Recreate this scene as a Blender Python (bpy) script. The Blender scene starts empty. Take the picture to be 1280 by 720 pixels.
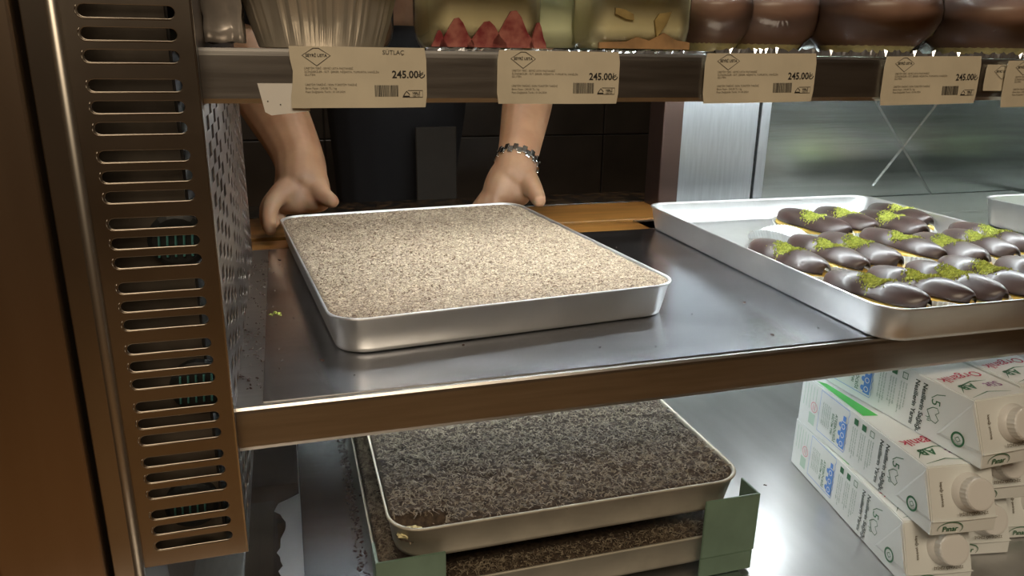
import bpy, bmesh, math, random
from mathutils import Vector, Matrix, noise
random.seed(7)
PI = math.pi
S = bpy.context.scene
COL = S.collection

# ------------------------------------------------------------------ camera, world, light, exposure
cam_d = bpy.data.cameras.new('camera')
cam = bpy.data.objects.new('camera', cam_d); COL.objects.link(cam)
cam_d.sensor_width = 36.0; cam_d.lens = 950.0 / 1280.0 * 36.0
cam_d.clip_start = 0.02
_r = Vector((0.95861248, -0.28434657, 0.01446198))
_d = Vector((-0.07143392, -0.28937255, -0.95454739))
_f = Vector((0.27560718, 0.91400796, -0.29770813))
m = Matrix.Identity(4)
for i in range(3):
    m[i][0] = _r[i]; m[i][1] = -_d[i]; m[i][2] = -_f[i]
m[0][3], m[1][3], m[2][3] = 0.0, -0.62, 0.29
cam.matrix_world = m
S.camera = cam
S.view_settings.view_transform = 'Standard'
S.view_settings.look = 'None'
S.view_settings.gamma = 1.0
S.view_settings.use_curve_mapping = False
S.view_settings.exposure = 0.0

w = bpy.data.worlds.new('dim_shop'); S.world = w; w.use_nodes = True
w.node_tree.nodes['Background'].inputs[0].default_value = (0.95, 0.80, 0.62, 1)
w.node_tree.nodes['Background'].inputs[1].default_value = 0.06

LED_UPPER = 75.0     # strip under the upper shelf
LED_LOWER = 38.0     # strip under the main shelf
LED_TOP = 24.0        # strip under the case top
def area(name, loc, rot, sx, sy, power, col):
    l = bpy.data.lights.new(name, 'AREA'); l.shape = 'RECTANGLE'; l.size = sx; l.size_y = sy
    l.energy = power; l.color = col
    o = bpy.data.objects.new(name, l); COL.objects.link(o); o.location = loc; o.rotation_euler = rot
    return o
area('shop_ceiling_lamp', (-0.2, -1.7, 1.75), (math.radians(25), 0, 0), 1.6, 0.8, 34, (1.0, 0.82, 0.60))
area('kitchen_ceiling_lamp', (0.4, 1.25, 1.5), (0, 0, 0), 0.8, 0.3, 7.5, (1.0, 0.87, 0.72))

# ------------------------------------------------------------------ helpers
MATS = {}
def mat(name, col, rough=0.5, metal=0.0, var=0.0, scale=20.0, stretch=(1, 1, 1), bump=0.0, bscale=None, col2=None,
        coat=0.0, spec=0.5, detail=4.0, sss=0.0, rvar=0.0, lo=0.35, hi=0.65):
    if name in MATS: return MATS[name]
    M = bpy.data.materials.new(name); M.use_nodes = True
    nt = M.node_tree; b = nt.nodes['Principled BSDF']
    b.inputs['Base Color'].default_value = (*col, 1); b.inputs['Roughness'].default_value = rough
    b.inputs['Metallic'].default_value = metal; b.inputs['Coat Weight'].default_value = coat
    b.inputs['Specular IOR Level'].default_value = spec
    if sss: 
        b.inputs['Subsurface Weight'].default_value = sss
        b.inputs['Subsurface Scale'].default_value = 0.006
    if var or col2 or bump or rvar:
        tc = nt.nodes.new('ShaderNodeTexCoord'); mp = nt.nodes.new('ShaderNodeMapping')
        mp.inputs['Scale'].default_value = stretch
        nt.links.new(tc.outputs['Object'], mp.inputs[0])
        n = nt.nodes.new('ShaderNodeTexNoise'); n.inputs['Scale'].default_value = scale; n.inputs['Detail'].default_value = detail
        nt.links.new(mp.outputs[0], n.inputs['Vector'])
        if var or col2:
            cr = nt.nodes.new('ShaderNodeValToRGB')
            c2 = col2 or tuple(max(0, c * (1 - var)) for c in col)
            c1 = col if col2 else tuple(min(1, c * (1 + var)) for c in col)
            cr.color_ramp.elements[0].position = lo; cr.color_ramp.elements[1].position = hi
            cr.color_ramp.elements[0].color = (*c2, 1); cr.color_ramp.elements[1].color = (*c1, 1)
            nt.links.new(n.outputs[0], cr.inputs[0]); nt.links.new(cr.outputs[0], b.inputs['Base Color'])
        if rvar:
            mr = nt.nodes.new('ShaderNodeMapRange'); mr.inputs[3].default_value = rough - rvar; mr.inputs[4].default_value = rough + rvar
            nt.links.new(n.outputs[0], mr.inputs[0]); nt.links.new(mr.outputs[0], b.inputs['Roughness'])
        if bump:
            n2 = n
            if bscale:
                n2 = nt.nodes.new('ShaderNodeTexNoise'); n2.inputs['Scale'].default_value = bscale; n2.inputs['Detail'].default_value = 5
                nt.links.new(mp.outputs[0], n2.inputs['Vector'])
            bp = nt.nodes.new('ShaderNodeBump'); bp.inputs['Strength'].default_value = bump; bp.inputs['Distance'].default_value = 0.001
            nt.links.new(n2.outputs[0], bp.inputs['Height']); nt.links.new(bp.outputs[0], b.inputs['Normal'])
    MATS[name] = M
    return M
def emit(name, col, s):
    M = bpy.data.materials.new(name); M.use_nodes = True; nt = M.node_tree
    b = nt.nodes['Principled BSDF']; b.inputs['Base Color'].default_value = (*col, 1)
    b.inputs['Emission Color'].default_value = (*col, 1); b.inputs['Emission Strength'].default_value = s
    return M
def clear(name, tint=(0.97, 0.98, 0.97), gloss=0.9, rough=0.05):
    """thin clear plastic: straight-through with a fresnel reflection"""
    M = bpy.data.materials.new(name); M.use_nodes = True; nt = M.node_tree; nt.nodes.clear()
    o = nt.nodes.new('ShaderNodeOutputMaterial'); mx = nt.nodes.new('ShaderNodeMixShader')
    t = nt.nodes.new('ShaderNodeBsdfTransparent'); t.inputs[0].default_value = (*tint, 1)
    g = nt.nodes.new('ShaderNodeBsdfGlossy'); g.inputs['Roughness'].default_value = rough; g.inputs[0].default_value = (gloss, gloss, gloss, 1)
    lw = nt.nodes.new('ShaderNodeLayerWeight'); lw.inputs[0].default_value = 0.25
    nt.links.new(lw.outputs['Fresnel'], mx.inputs[0]); nt.links.new(t.outputs[0], mx.inputs[1]); nt.links.new(g.outputs[0], mx.inputs[2])
    nt.links.new(mx.outputs[0], o.inputs[0])
    return M

def link(name, me, mt=None, parent=None, loc=None, rot=None, smooth=False):
    o = bpy.data.objects.new(name, me); COL.objects.link(o)
    if mt is not None:
        me.materials.clear(); me.materials.append(mt)
    if parent: o.parent = parent
    if loc: o.location = loc
    if rot: o.rotation_euler = rot
    if smooth:
        me.polygons.foreach_set('use_smooth', [True] * len(me.polygons))
    return o
def mesh_from(bm, name='m'):
    me = bpy.data.meshes.new(name); bm.to_mesh(me); bm.free(); return me
def fin(name, bm, mt, parent=None, loc=None, rot=None, smooth=False):
    return link(name, mesh_from(bm, name), mt, parent, loc, rot, smooth)
def tag(o, label=None, cat=None, group=None, kind=None):
    if label: o['label'] = label
    if cat: o['category'] = cat
    if group: o['group'] = group
    if kind: o['kind'] = kind
    return o
def empty(name, loc=(0, 0, 0), rz=0.0, rot=None):
    o = bpy.data.objects.new(name, None); COL.objects.link(o); o.location = loc
    o.rotation_euler = rot or (0, 0, rz); o.empty_display_size = 0.02
    return o
def box(bm, x0, x1, y0, y1, z0, z1, bev=0.0, seg=2):
    g = bmesh.ops.create_cube(bm, size=1.0)
    vs = g['verts']
    for v in vs:
        v.co = Vector(((x0 + x1) / 2 + v.co.x * (x1 - x0), (y0 + y1) / 2 + v.co.y * (y1 - y0), (z0 + z1) / 2 + v.co.z * (z1 - z0)))
    if bev:
        es = list({e for v in vs for e in v.link_edges})
        bmesh.ops.bevel(bm, geom=es, offset=bev, segments=seg, affect='EDGES', profile=0.5)
    return bm
def boxo(name, x0, x1, y0, y1, z0, z1, mt, parent=None, bev=0.0, seg=2):
    return fin(name, box(bmesh.new(), x0, x1, y0, y1, z0, z1, bev, seg), mt, parent)
def lathe(bm, prof, n=32, ruffle=0.0, nr=0, caps=True, rz=None):
    """prof: list of (r, z); ruffle: relative radial wave"""
    rings = []
    for (r, z) in prof:
        ring = []
        for k in range(n):
            a = 2 * PI * k / n
            rr = r * (1 + (ruffle * math.cos(nr * a + 1.3 * math.sin(3 * a)) if ruffle else 0))
            ring.append(bm.verts.new((rr * math.cos(a), rr * math.sin(a), z)))
        rings.append(ring)
    for a, b in zip(rings, rings[1:]):
        for k in range(n):
            bm.faces.new((a[k], a[(k + 1) % n], b[(k + 1) % n], b[k]))
    if caps:
        bm.faces.new(list(reversed(rings[0]))); bm.faces.new(rings[-1])
    return bm
def tube(bm, pts, r, n=8, caps=True):
    pts = [Vector(p) for p in pts]; rs = r if isinstance(r, (list, tuple)) else [r] * len(pts)
    rings = []; up = Vector((0, 0, 1))
    for i, p in enumerate(pts):
        t = (pts[min(i + 1, len(pts) - 1)] - pts[max(i - 1, 0)]).normalized()
        u = t.cross(up)
        if u.length < 1e-3: u = t.cross(Vector((1, 0, 0)))
        u.normalize(); v = t.cross(u)
        rings.append([bm.verts.new(p + (u * math.cos(2 * PI * k / n) + v * math.sin(2 * PI * k / n)) * rs[i]) for k in range(n)])
    for a, b in zip(rings, rings[1:]):
        for k in range(n): bm.faces.new((a[k], a[(k + 1) % n], b[(k + 1) % n], b[k]))
    if caps: bm.faces.new(list(reversed(rings[0]))); bm.faces.new(rings[-1])
    return bm
def rrect(w, d, r, n=6):
    """rounded rectangle outline, counter-clockwise"""
    r = min(r, w / 2 - 1e-5, d / 2 - 1e-5); out = []
    for cx, cy, a0 in ((w / 2 - r, d / 2 - r, 0), (-w / 2 + r, d / 2 - r, PI / 2), (-w / 2 + r, -d / 2 + r, PI), (w / 2 - r, -d / 2 + r, 1.5 * PI)):
        for k in range(n + 1):
            a = a0 + PI / 2 * k / n
            out.append((cx + r * math.cos(a), cy + r * math.sin(a)))
    return out
def loft(bm, loops, cap0=True, cap1=True):
    rings = [[bm.verts.new(p) for p in L] for L in loops]
    n = len(rings[0])
    for a, b in zip(rings, rings[1:]):
        for k in range(n): bm.faces.new((a[k], a[(k + 1) % n], b[(k + 1) % n], b[k]))
    if cap0: bm.faces.new(list(reversed(rings[0])))
    if cap1: bm.faces.new(rings[-1])
    return bm
def plate2d(outlines, thick, bev=0.0):
    """flat plate in XY with holes (first outline is the outside), via a filled 2D curve"""
    cu = bpy.data.curves.new('plate', 'CURVE'); cu.dimensions = '2D'; cu.fill_mode = 'BOTH'
    cu.extrude = thick / 2; cu.bevel_depth = bev; cu.bevel_resolution = 1
    for pts in outlines:
        sp = cu.splines.new('POLY'); sp.points.add(len(pts) - 1)
        for p, q in zip(sp.points, pts): p.co = (q[0], q[1], 0, 1)
        sp.use_cyclic_u = True
    o = bpy.data.objects.new('tmp', cu); COL.objects.link(o)
    dg = bpy.context.evaluated_depsgraph_get()
    me = bpy.data.meshes.new_from_object(o.evaluated_get(dg))
    bpy.data.objects.remove(o); bpy.data.curves.remove(cu)
    return me
TEXTS = {}
def text_mesh(lines):
    """lines: list of (string, x, y, size, align, offset(bold), rot) -> ONE mesh in XY plane"""
    bm = bmesh.new()
    for (s, x, y, size, align, off, rz) in lines:
        key = (s, align, off)
        if key not in TEXTS:
            cu = bpy.data.curves.new('t', 'FONT'); cu.body = s; cu.size = 1; cu.align_x = align; cu.offset = off
            cu.resolution_u = 2
            o = bpy.data.objects.new('t', cu); COL.objects.link(o)
            dg = bpy.context.evaluated_depsgraph_get()
            TEXTS[key] = bpy.data.meshes.new_from_object(o.evaluated_get(dg))
            bpy.data.objects.remove(o); bpy.data.curves.remove(cu)
        me = TEXTS[key]
        n0 = len(bm.verts); bm.from_mesh(me); bm.verts.ensure_lookup_table()
        c, sn = math.cos(rz), math.sin(rz)
        for v in bm.verts[n0:]:
            px, py = v.co.x * size, v.co.y * size
            v.co = Vector((x + c * px - sn * py, y + sn * px + c * py, 0))
    return bm
def ribbon2d(bm, pts, wd, closed=False, z=0.0):
    """flat stroke following pts in XY; wd may be a list"""
    n = len(pts); P = [Vector((p[0], p[1], 0)) for p in pts]; L = []; R = []
    for i in range(n):
        a = P[(i - 1) % n] if (closed or i > 0) else P[i]; b = P[(i + 1) % n] if (closed or i < n - 1) else P[i]
        t = (b - a); t.normalize(); nn = Vector((-t.y, t.x, 0)); ww = (wd[i] if isinstance(wd, (list, tuple)) else wd) / 2
        L.append(bm.verts.new((P[i] + nn * ww) + Vector((0, 0, z)))); R.append(bm.verts.new((P[i] - nn * ww) + Vector((0, 0, z))))
    for i in range(n if closed else n - 1):
        j = (i + 1) % n
        bm.faces.new((L[i], R[i], R[j], L[j]))
def rect2d(bm, x0, y0, x1, y1, z=0.0):
    vs = [bm.verts.new(p) for p in ((x0, y0, z), (x1, y0, z), (x1, y1, z), (x0, y1, z))]; bm.faces.new(vs)
def circ(cx, cy, r, n=20, a0=0, a1=2 * PI, ry=None):
    ry = ry or r
    return [(cx + r * math.cos(a0 + (a1 - a0) * k / n), cy + ry * math.sin(a0 + (a1 - a0) * k / n)) for k in range(n)]
def xzmat():  # XY-plane drawing -> XZ plane facing -Y
    return (PI / 2, 0, 0)

# ------------------------------------------------------------------ materials
steel = mat('brushed_steel', (0.52, 0.50, 0.48), 0.30, 1.0, var=0.06, scale=9, stretch=(1, 30, 30), bump=0.05, bscale=60, rvar=0.05)
steel_lip = mat('shelf_lip_steel', (0.50, 0.48, 0.45), 0.33, 1.0, var=0.10, scale=7, stretch=(1, 1, 18), bump=0.05, bscale=30, rvar=0.06)
steel_case = mat('case_steel', (0.42, 0.37, 0.31), 0.30, 1.0, var=0.10, scale=4, stretch=(2, 2, 0.6), rvar=0.06)
steel_post = mat('post_steel', (0.44, 0.34, 0.25), 0.34, 1.0, var=0.08, scale=3, stretch=(6, 6, 0.4), rvar=0.05)
steel_wall = mat('back_wall_steel', (0.40, 0.43, 0.41), 0.20, 1.0, var=0.10, scale=5, stretch=(0.5, 1, 12), bump=0.12, bscale=8, rvar=0.05)
steel_panel = mat('divider_steel', (0.62, 0.65, 0.68), 0.33, 1.0, var=0.06, scale=30, stretch=(6, 1, 0.5), bump=0.3, bscale=25)
steel_sheet = mat('sheet_steel', (0.54, 0.55, 0.58), 0.22, 1.0, var=0.07, scale=6, stretch=(1, 3, 1), bump=0.05, bscale=40, rvar=0.07)
alu = mat('tray_aluminium', (0.76, 0.76, 0.75), 0.42, 0.93, var=0.05, scale=14, bump=0.08, bscale=80, rvar=0.06)
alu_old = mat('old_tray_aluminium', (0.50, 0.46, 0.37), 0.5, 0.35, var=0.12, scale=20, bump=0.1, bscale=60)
foil = mat('foil', (0.62, 0.56, 0.46), 0.46, 0.75, bump=0.5, scale=60)
dark = mat('dark_void', (0.012, 0.011, 0.010), 0.6)
tile_m = mat('dark_tile', (0.040, 0.033, 0.026), 0.30, var=0.25, scale=6)
grout = mat('grout', (0.05, 0.042, 0.032), 0.8)
wood = mat('orange_brown_ledge', (0.26, 0.115, 0.025), 0.35, var=0.25, scale=6, stretch=(1, 8, 8))
granite = mat('dark_granite', (0.10, 0.055, 0.025), 0.25, scale=60, col2=(0.008, 0.007, 0.006), lo=0.45, hi=0.75)
red_post = mat('brown_post', (0.13, 0.085, 0.07), 0.35, 0.8, var=0.1, scale=4)
choc = mat('chocolate_glaze', (0.055, 0.031, 0.026), 0.40, var=0.25, scale=30, bump=0.3, bscale=90, coat=0.12, spec=0.6)
choux = mat('choux', (0.50, 0.24, 0.05), 0.55, scale=30, col2=(0.72, 0.46, 0.12))
custard = mat('custard', (0.80, 0.56, 0.13), 0.4, var=0.1, scale=40)
pist = mat('pistachio', (0.50, 0.52, 0.09), 0.7, scale=300, col2=(0.20, 0.24, 0.03))
paper = mat('paper_case', (0.86, 0.88, 0.88), 0.6, spec=0.2)
shave_lit = mat('chocolate_shavings', (0.66, 0.54, 0.39), 0.6, scale=220, col2=(0.15, 0.09, 0.055), lo=0.38, hi=0.56, spec=0.3)  # same shavings as the lower cakes; strong light is put into this colour
cocoa = mat('lit_cocoa_surface', (0.46, 0.36, 0.25), 0.8, scale=500, col2=(0.09, 0.055, 0.04), lo=0.35, hi=0.6)  # cocoa lightened in its colour as under the strong strip light
shave_shaded = mat('shaded_shavings', (0.29, 0.24, 0.17), 0.6, scale=160, col2=(0.08, 0.055, 0.035), lo=0.35, hi=0.62, spec=0.3)  # the same shavings darkened, lower tier shade painted into the colour
cocoa_shaded = mat('shaded_cocoa_surface', (0.085, 0.058, 0.037), 0.85, scale=200, col2=(0.03, 0.019, 0.012))  # the same cocoa with the lower tier's shade in its colour
cakeside = mat('cake_side', (0.085, 0.04, 0.022), 0.8, var=0.3, scale=80)
green_pl = mat('green_plastic', (0.17, 0.26, 0.19), 0.42, var=0.12, scale=18, bump=0.05)
white_pl = mat('white_cap', (0.80, 0.80, 0.78), 0.35)
carton_m = mat('carton_board', (0.82, 0.85, 0.83), 0.32, spec=0.5)
tag_m = mat('kraft_tag', (0.60, 0.54, 0.41), 0.55, var=0.05, scale=30)
tag_w = mat('white_tag', (0.75, 0.73, 0.68), 0.5)
ink = mat('black_ink', (0.02, 0.018, 0.015), 0.6)
ink_grey = mat('grey_ink', (0.14, 0.115, 0.08), 0.7)
skin_m = mat('skin', (0.42, 0.24, 0.135), 0.5, scale=25, col2=(0.34, 0.18, 0.10), sss=0.15, bump=0.1, bscale=150)
shirt_m = mat('black_cloth', (0.010, 0.010, 0.012), 0.85, bump=0.3, scale=200)
apron_m = mat('dark_brown_cloth', (0.019, 0.014, 0.009), 0.8, var=0.1, scale=50)
hair_m = mat('dark_hair', (0.02, 0.014, 0.01), 0.6)
clear_pl = clear('clear_plastic')

# ------------------------------------------------------------------ the room
floor_m = mat('warm_wood_floor', (0.40, 0.235, 0.10), 0.4, var=0.2, scale=2.5, stretch=(1, 6, 1))
o = boxo('floor', -3.5, 4.5, -5, 2.5, -1.12, -1.02, floor_m); tag(o, kind='structure')
o = boxo('wall_front', -3.5, 4.5, -5.1, -5.0, -1.02, 2.1, mat('warm_wall', (0.36, 0.25, 0.15), 0.7, var=0.2, scale=1.5)); tag(o, kind='structure')
o = boxo('wall_left', -3.6, -3.5, -5, 2.5, -1.02, 2.1, mat('warm_wall2', (0.22, 0.15, 0.09), 0.7, var=0.2, scale=1.5)); tag(o, kind='structure')
o = boxo('wall_right', 4.5, 4.6, -5, 2.5, -1.02, 2.1, MATS['warm_wall']); tag(o, kind='structure')
o = boxo('ceiling', -3.6, 4.6, -5.1, 2.5, 2.1, 2.2, mat('ceiling_paint', (0.30, 0.27, 0.23), 0.8)); tag(o, kind='structure')
wb = boxo('wall_back', -3.5, 4.5, 1.75, 1.85, -1.02, 2.1, grout); tag(wb, kind='structure')
tb = box(bmesh.new(), -0.148, 0.148, -0.006, 0.006, -0.148, 0.148, 0.002, 1); tme = mesh_from(tb, 'tile'); tme.materials.append(tile_m)
for i in range(7):
    for j in range(5):
        t_ = link('tile', tme, parent=wb); t_.location = (-0.33 + i * 0.3, 1.746, -0.42 + j * 0.3)

# ------------------------------------------------------------------ the display case
# lower deck, back wall, right side, top
deck = empty('case_deck', (0, 0, -0.27)); tag(deck, kind='structure')
deck_m = mat('wet_deck_steel', (0.58, 0.57, 0.57), 0.36, 1.0, var=0.08, scale=5, stretch=(4, 1, 1), bump=0.06, bscale=14, rvar=0.08)
boxo('deck_plate', -0.30, 1.70, -0.16, 0.73, -0.02, 0.0, deck_m, deck)
# bracket plate of the deck by the duct
wl = empty('wall_rear', (0, 0.72, 0)); tag(wl, kind='structure')
boxo('lower_panel', -0.30, 1.9, 0.0, 0.02, -0.29, -0.035, steel_wall, wl)
boxo('upper_panel', 0.932, 1.9, 0.0, 0.02, -0.035, 0.78, steel_wall, wl)
bm = bmesh.new()
for (x0, z0, x1, z1) in ((1.160, 0.230, 1.400, -0.030), (1.362, 0.215, 1.212, 0.024)):
    dx, dz = x1 - x0, z1 - z0; L = math.hypot(dx, dz); nx, nz = -dz / L * 0.0028, dx / L * 0.0028
    a = [bm.verts.new(p) for p in ((x0 - nx, 0, z0 - nz), (x0 + nx, 0, z0 + nz), (x1 + nx, 0, z1 + nz), (x1 - nx, 0, z1 - nz))]
    b = [bm.verts.new(p) for p in ((x0, -0.0035, z0), (x1, -0.0035, z1))]
    bm.faces.new((a[0], b[0], b[1], a[3])); bm.faces.new((a[1], a[2], b[1], b[0])); bm.faces.new((a[0], a[1], b[0])); bm.faces.new((a[2], a[3], b[1]))
fin('crease', bm, steel_wall, wl)
o = empty('wall_side', (1.62, 0, 0)); tag(o, kind='structure'); boxo('side_panel', 0, 0.02, -0.02, 0.72, -0.29, 0.78, steel_wall, o)
o = empty('case_top', (0, 0, 0.78)); tag(o, kind='structure'); boxo('top_panel', -0.30, 1.9, -0.03, 0.74, 0, 0.02, steel_case, o)

# grey divider panel with seam, brown post left of it
dv = empty('divider_panel', (0.735, 0.715, 0.0)); tag(dv, 'pale grey brushed steel panel standing between the brown post and the creased rear wall', 'panel')
boxo('panel_sheet', 0.0, 0.172, 0.0, 0.014, 0.0, 0.76, steel_panel, dv, 0.001)
boxo('edge_strip', 0.176, 0.197, -0.004, 0.014, 0.0, 0.76, steel_panel, dv, 0.001)
boxo('seam', 0.172, 0.176, 0.004, 0.012, 0.0, 0.76, dark, dv)
ps = boxo('opening_post', 0.692, 0.733, 0.70, 0.76, 0.0, 0.76, red_post, None, 0.002)
tag(ps, 'reddish brown steel post at the right edge of the rear opening', 'post')

# sill of the rear opening
sl = empty('rear_sill', (0, 0, 0)); tag(sl, 'orange-brown sill with a dark groove across the rear opening behind the shelf', 'sill')
boxo('inner_board', -0.12, 0.735, 0.545, 0.600, -0.03, 0.000, wood, sl, 0.001)
boxo('groove', -0.12, 0.735, 0.600, 0.615, -0.03, -0.008, dark, sl)
boxo('outer_board', -0.12, 0.735, 0.615, 0.765, -0.03, 0.002, wood, sl, 0.001)
boxo('granite_edge', -0.30, 0.735, 0.765, 0.87, -0.03, 0.004, granite, sl, 0.001)

# shelves
def shelf(name, z, depth, x0, label, sheet=None):
    e = empty(name, (0, 0, z)); tag(e, label, 'shelf')
    boxo('shelf_plate', x0, 1.60, 0.001, depth, -0.006, 0.0, steel, e, 0.0008)
    bm = bmesh.new()  # front lip: folded steel with small return at top and bottom
    prof = [(0.004, 0.0), (-0.001, 0.0002), (-0.0025, -0.002), (-0.0028, -0.005), (-0.0028, -0.036), (-0.0015, -0.0395), (0.012, -0.040), (0.012, -0.0375), (0.001, -0.0365), (0.0, -0.006), (0.004, -0.006)]
    n = 2
    loops = [[(x, y, zz) for (y, zz) in prof] for x in (x0, 1.60)]
    loft(bm, loops)
    bmesh.ops.recalc_face_normals(bm, faces=bm.faces)
    fin('front_lip', bm, steel_lip, e)
    return e
main_shelf = shelf('lower_shelf', 0.0, 0.545, -0.055, 'wide stainless shelf holding the hand-held tray and the eclair tray')
upper_shelf = shelf('upper_shelf', 0.289, 0.42, -0.055, 'narrow stainless shelf at the top lined with price tags')
boxo('rear_extension', 0.60, 1.60, 0.545, 0.715, -0.006, 0.0, steel, main_shelf)
def led(name, z, x0, x1, y, s, label):
    e = empty(name, (0, 0, z)); tag(e, label, 'light')
    boxo('housing', x0, x1, y - 0.012, y + 0.012, -0.003, 0.006, mat('led_housing', (0.7, 0.7, 0.7), 0.4, 0.5), e)
    boxo('diffuser', x0 + 0.005, x1 - 0.005, y - 0.009, y + 0.009, -0.007, -0.003, emit(name + '_glow', (0.90, 0.98, 1.0), s), e)
led('upper_light_strip', 0.277, 0.05, 1.58, 0.27, LED_UPPER, 'cool white light strip fixed under the top shelf')
led('lower_light_strip', -0.012, 0.0, 1.58, 0.30, LED_LOWER, 'cool white light strip fixed under the wide shelf')
led('top_light_strip', 0.772, 0.0, 1.58, 0.20, LED_TOP, 'light strip under the roof of the case')

# steel liner sheets
ls = boxo('liner_sheet', -0.032, 1.15, 0.004, 0.538, 0.0, 0.0016, steel_sheet, None, 0.0004, 1)
tag(ls, 'thin smooth steel sheet lying on the wide shelf under both trays', 'sheet')
ls2 = boxo('lower_liner_sheet', -0.011, 0.46, -0.12, 0.46, -0.27, -0.2675, steel_sheet, None, 0.0005, 1)
tag(ls2, 'blue-grey steel sheet lying on the bottom deck under the tray stack', 'sheet')

# ------------------------------------------------------------------ left: air duct, trim, post
duct = empty('air_duct', (-0.1, 0, 0)); tag(duct, 'tall steel duct with rows of slotted vents at the left end of the shelves', 'duct')
X0, X1, DZ0, DZ1 = -0.1365, -0.054, -0.126, 0.76
def stadium(cx, cz, hw, hh, n=6):
    out = []
    for k in range(n + 1):
        a = -PI / 2 + PI * k / n; out.append((cx + hw - hh + hh * math.cos(a), cz + hh * math.sin(a)))
    for k in range(n + 1):
        a = PI / 2 + PI * k / n; out.append((cx - hw + hh + hh * math.cos(a), cz + hh * math.sin(a)))
    return out
slots = []; rims = []
for g in range(-6, 9):
    for k in range(3):
        z = 0.312 - g * 0.0487 - k * 0.0146
        if z > DZ1 - 0.03: continue
        slots.append(stadium(-0.095, z, 0.0305, 0.0044))
me = plate2d([[(X0, DZ0), (X1, DZ0), (X1, DZ1), (X0, DZ1)]] + slots, 0.0010, 0.0004)
link('slotted_front', me, steel_case, duct, (0.1, -0.02, 0), (PI / 2, 0, 0))
bm = bmesh.new()
for s_ in slots:   # raised pressed lips along the left and lower rim of each slot
    cz = sum(p[1] for p in s_) / len(s_)
    pts = [(-0.1222 + 0.0044 * math.cos(a), cz + 0.0049 * math.sin(a)) for a in [PI * 0.75 + i * PI * 0.75 / 6 for i in range(7)]] + [(-0.068, cz - 0.0049)]
    tube(bm, [(p[0] + 0.1, -0.0212, p[1]) for p in pts], 0.00035, 4)
fin('slot_lip', bm, mat('lip_steel', (0.5, 0.45, 0.38), 0.4, 1.0), duct, smooth=True)['kind'] = 'stuff'
# perforated side plate facing into the case
holes = []
HY0, HY1 = 0.0, 0.52
nc = 15
for i in range(nc):
    y = HY0 + 0.016 + i * 0.0345
    if i in (4, 9): continue
    for j in range(26):
        z = DZ0 + 0.02 + j * 0.0200 + (0.0100 if i % 2 else 0)
        if z > 0.285: continue
        holes.append([(y - 0.0130, z - 0.0058), (y + 0.0130, z - 0.0058), (y + 0.0130, z + 0.0058), (y - 0.0130, z + 0.0058)])
me = plate2d([[(-0.02, DZ0), (HY1, DZ0), (HY1, DZ1), (-0.02, DZ1)]] + holes, 0.0010, 0.0003)
perf_m = mat('perforated_steel', (0.20, 0.17, 0.15), 0.40, 1.0, var=0.15, scale=10)
# plate drawn in XY (x = depth, y = height) and stood up in the YZ plane
link('perforated_side', me, perf_m, duct, (0.1 + X1 - 0.0006, 0, 0), (PI / 2, 0, PI / 2))
boxo('corner_edge', X1 + 0.1 - 0.0012, X1 + 0.1 + 0.0006, -0.0212, -0.0185, DZ0, DZ1, mat('bright_edge', (0.75, 0.73, 0.70), 0.2, 1.0), duct, 0.0006)
boxo('inner_liner', X0 + 0.1 + 0.004, X1 + 0.1 - 0.022, 0.016, 0.018, DZ0, DZ1, mat('duct_liner', (0.12, 0.10, 0.078), 0.5, 0.3, var=0.3, scale=20), duct)
boxo('side_liner', X1 + 0.1 - 0.022, X1 + 0.1 - 0.020, 0.018, 0.52, DZ0, DZ1, mat('dark_liner', (0.03, 0.026, 0.022), 0.7), duct)
boxo('bottom_cap', X0 + 0.1, X1 + 0.1, -0.019, 0.52, DZ0, DZ0 + 0.001, steel_case, duct)
for (fz, fx) in ((0.145, -0.084), (0.02, -0.082), (-0.09, -0.098)):
    f_ = fin('fan', lathe(bmesh.new(), [(0.022, 0), (0.022, 0.008), (0.018, 0.010)], 20), mat('fan_plastic', (0.02, 0.022, 0.022), 0.5), duct, (fx + 0.1, 0.0155, fz), (PI / 2, 0, 0))
    bm = bmesh.new()
    for k in range(5): tube(bm, [(-0.014 + k * 0.006, -0.012, 0.012), (-0.012 + k * 0.006, 0.012, 0.012)], 0.0009, 5)
    fin('cable', bm, mat('teal_cable', (0.10, 0.30, 0.28), 0.4), f_)
# trim strip with a rounded bright edge
tr = empty('trim_1', (-0.15, 0, 0)); tag(tr, kind='structure')
boxo('trim_face', -0.0095, 0.0085, -0.020, 0.10, -0.60, 0.76, steel_case, tr, 0.001)
bm = bmesh.new(); tube(bm, [(0.0105, -0.0215, -0.60), (0.0105, -0.0215, 0.76)], 0.0042, 16)
fin('rounded_edge', bm, mat('edge_steel', (0.50, 0.46, 0.40), 0.42, 1.0), tr, smooth=True)
pst = boxo('case_post', -0.236, -0.1625, -0.030, 0.10, -0.75, 0.76, steel_post, None, 0.002)
tag(pst, 'broad brown-reflecting stainless post at the far left of the display case', 'post')
boxo('seam_gap', -0.1625, -0.1595, 0.0, 0.05, -0.60, 0.76, dark, tr).location = (0.15, 0, 0)
# light bracket plate on the deck below the duct
br = boxo('deck_bracket', -0.128, -0.075, 0.02, 0.21, -0.268, -0.262, steel_panel, None, 0.001); tag(br, 'small pale steel plate with a screw at the foot of the slotted duct', 'bracket')
fin('screw', lathe(bmesh.new(), [(0.005, 0), (0.004, 0.002), (0.001, 0.0026)], 12), steel, br, (-0.105, 0.19, -0.262))
br.location = (0, 0, -0.002)

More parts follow.
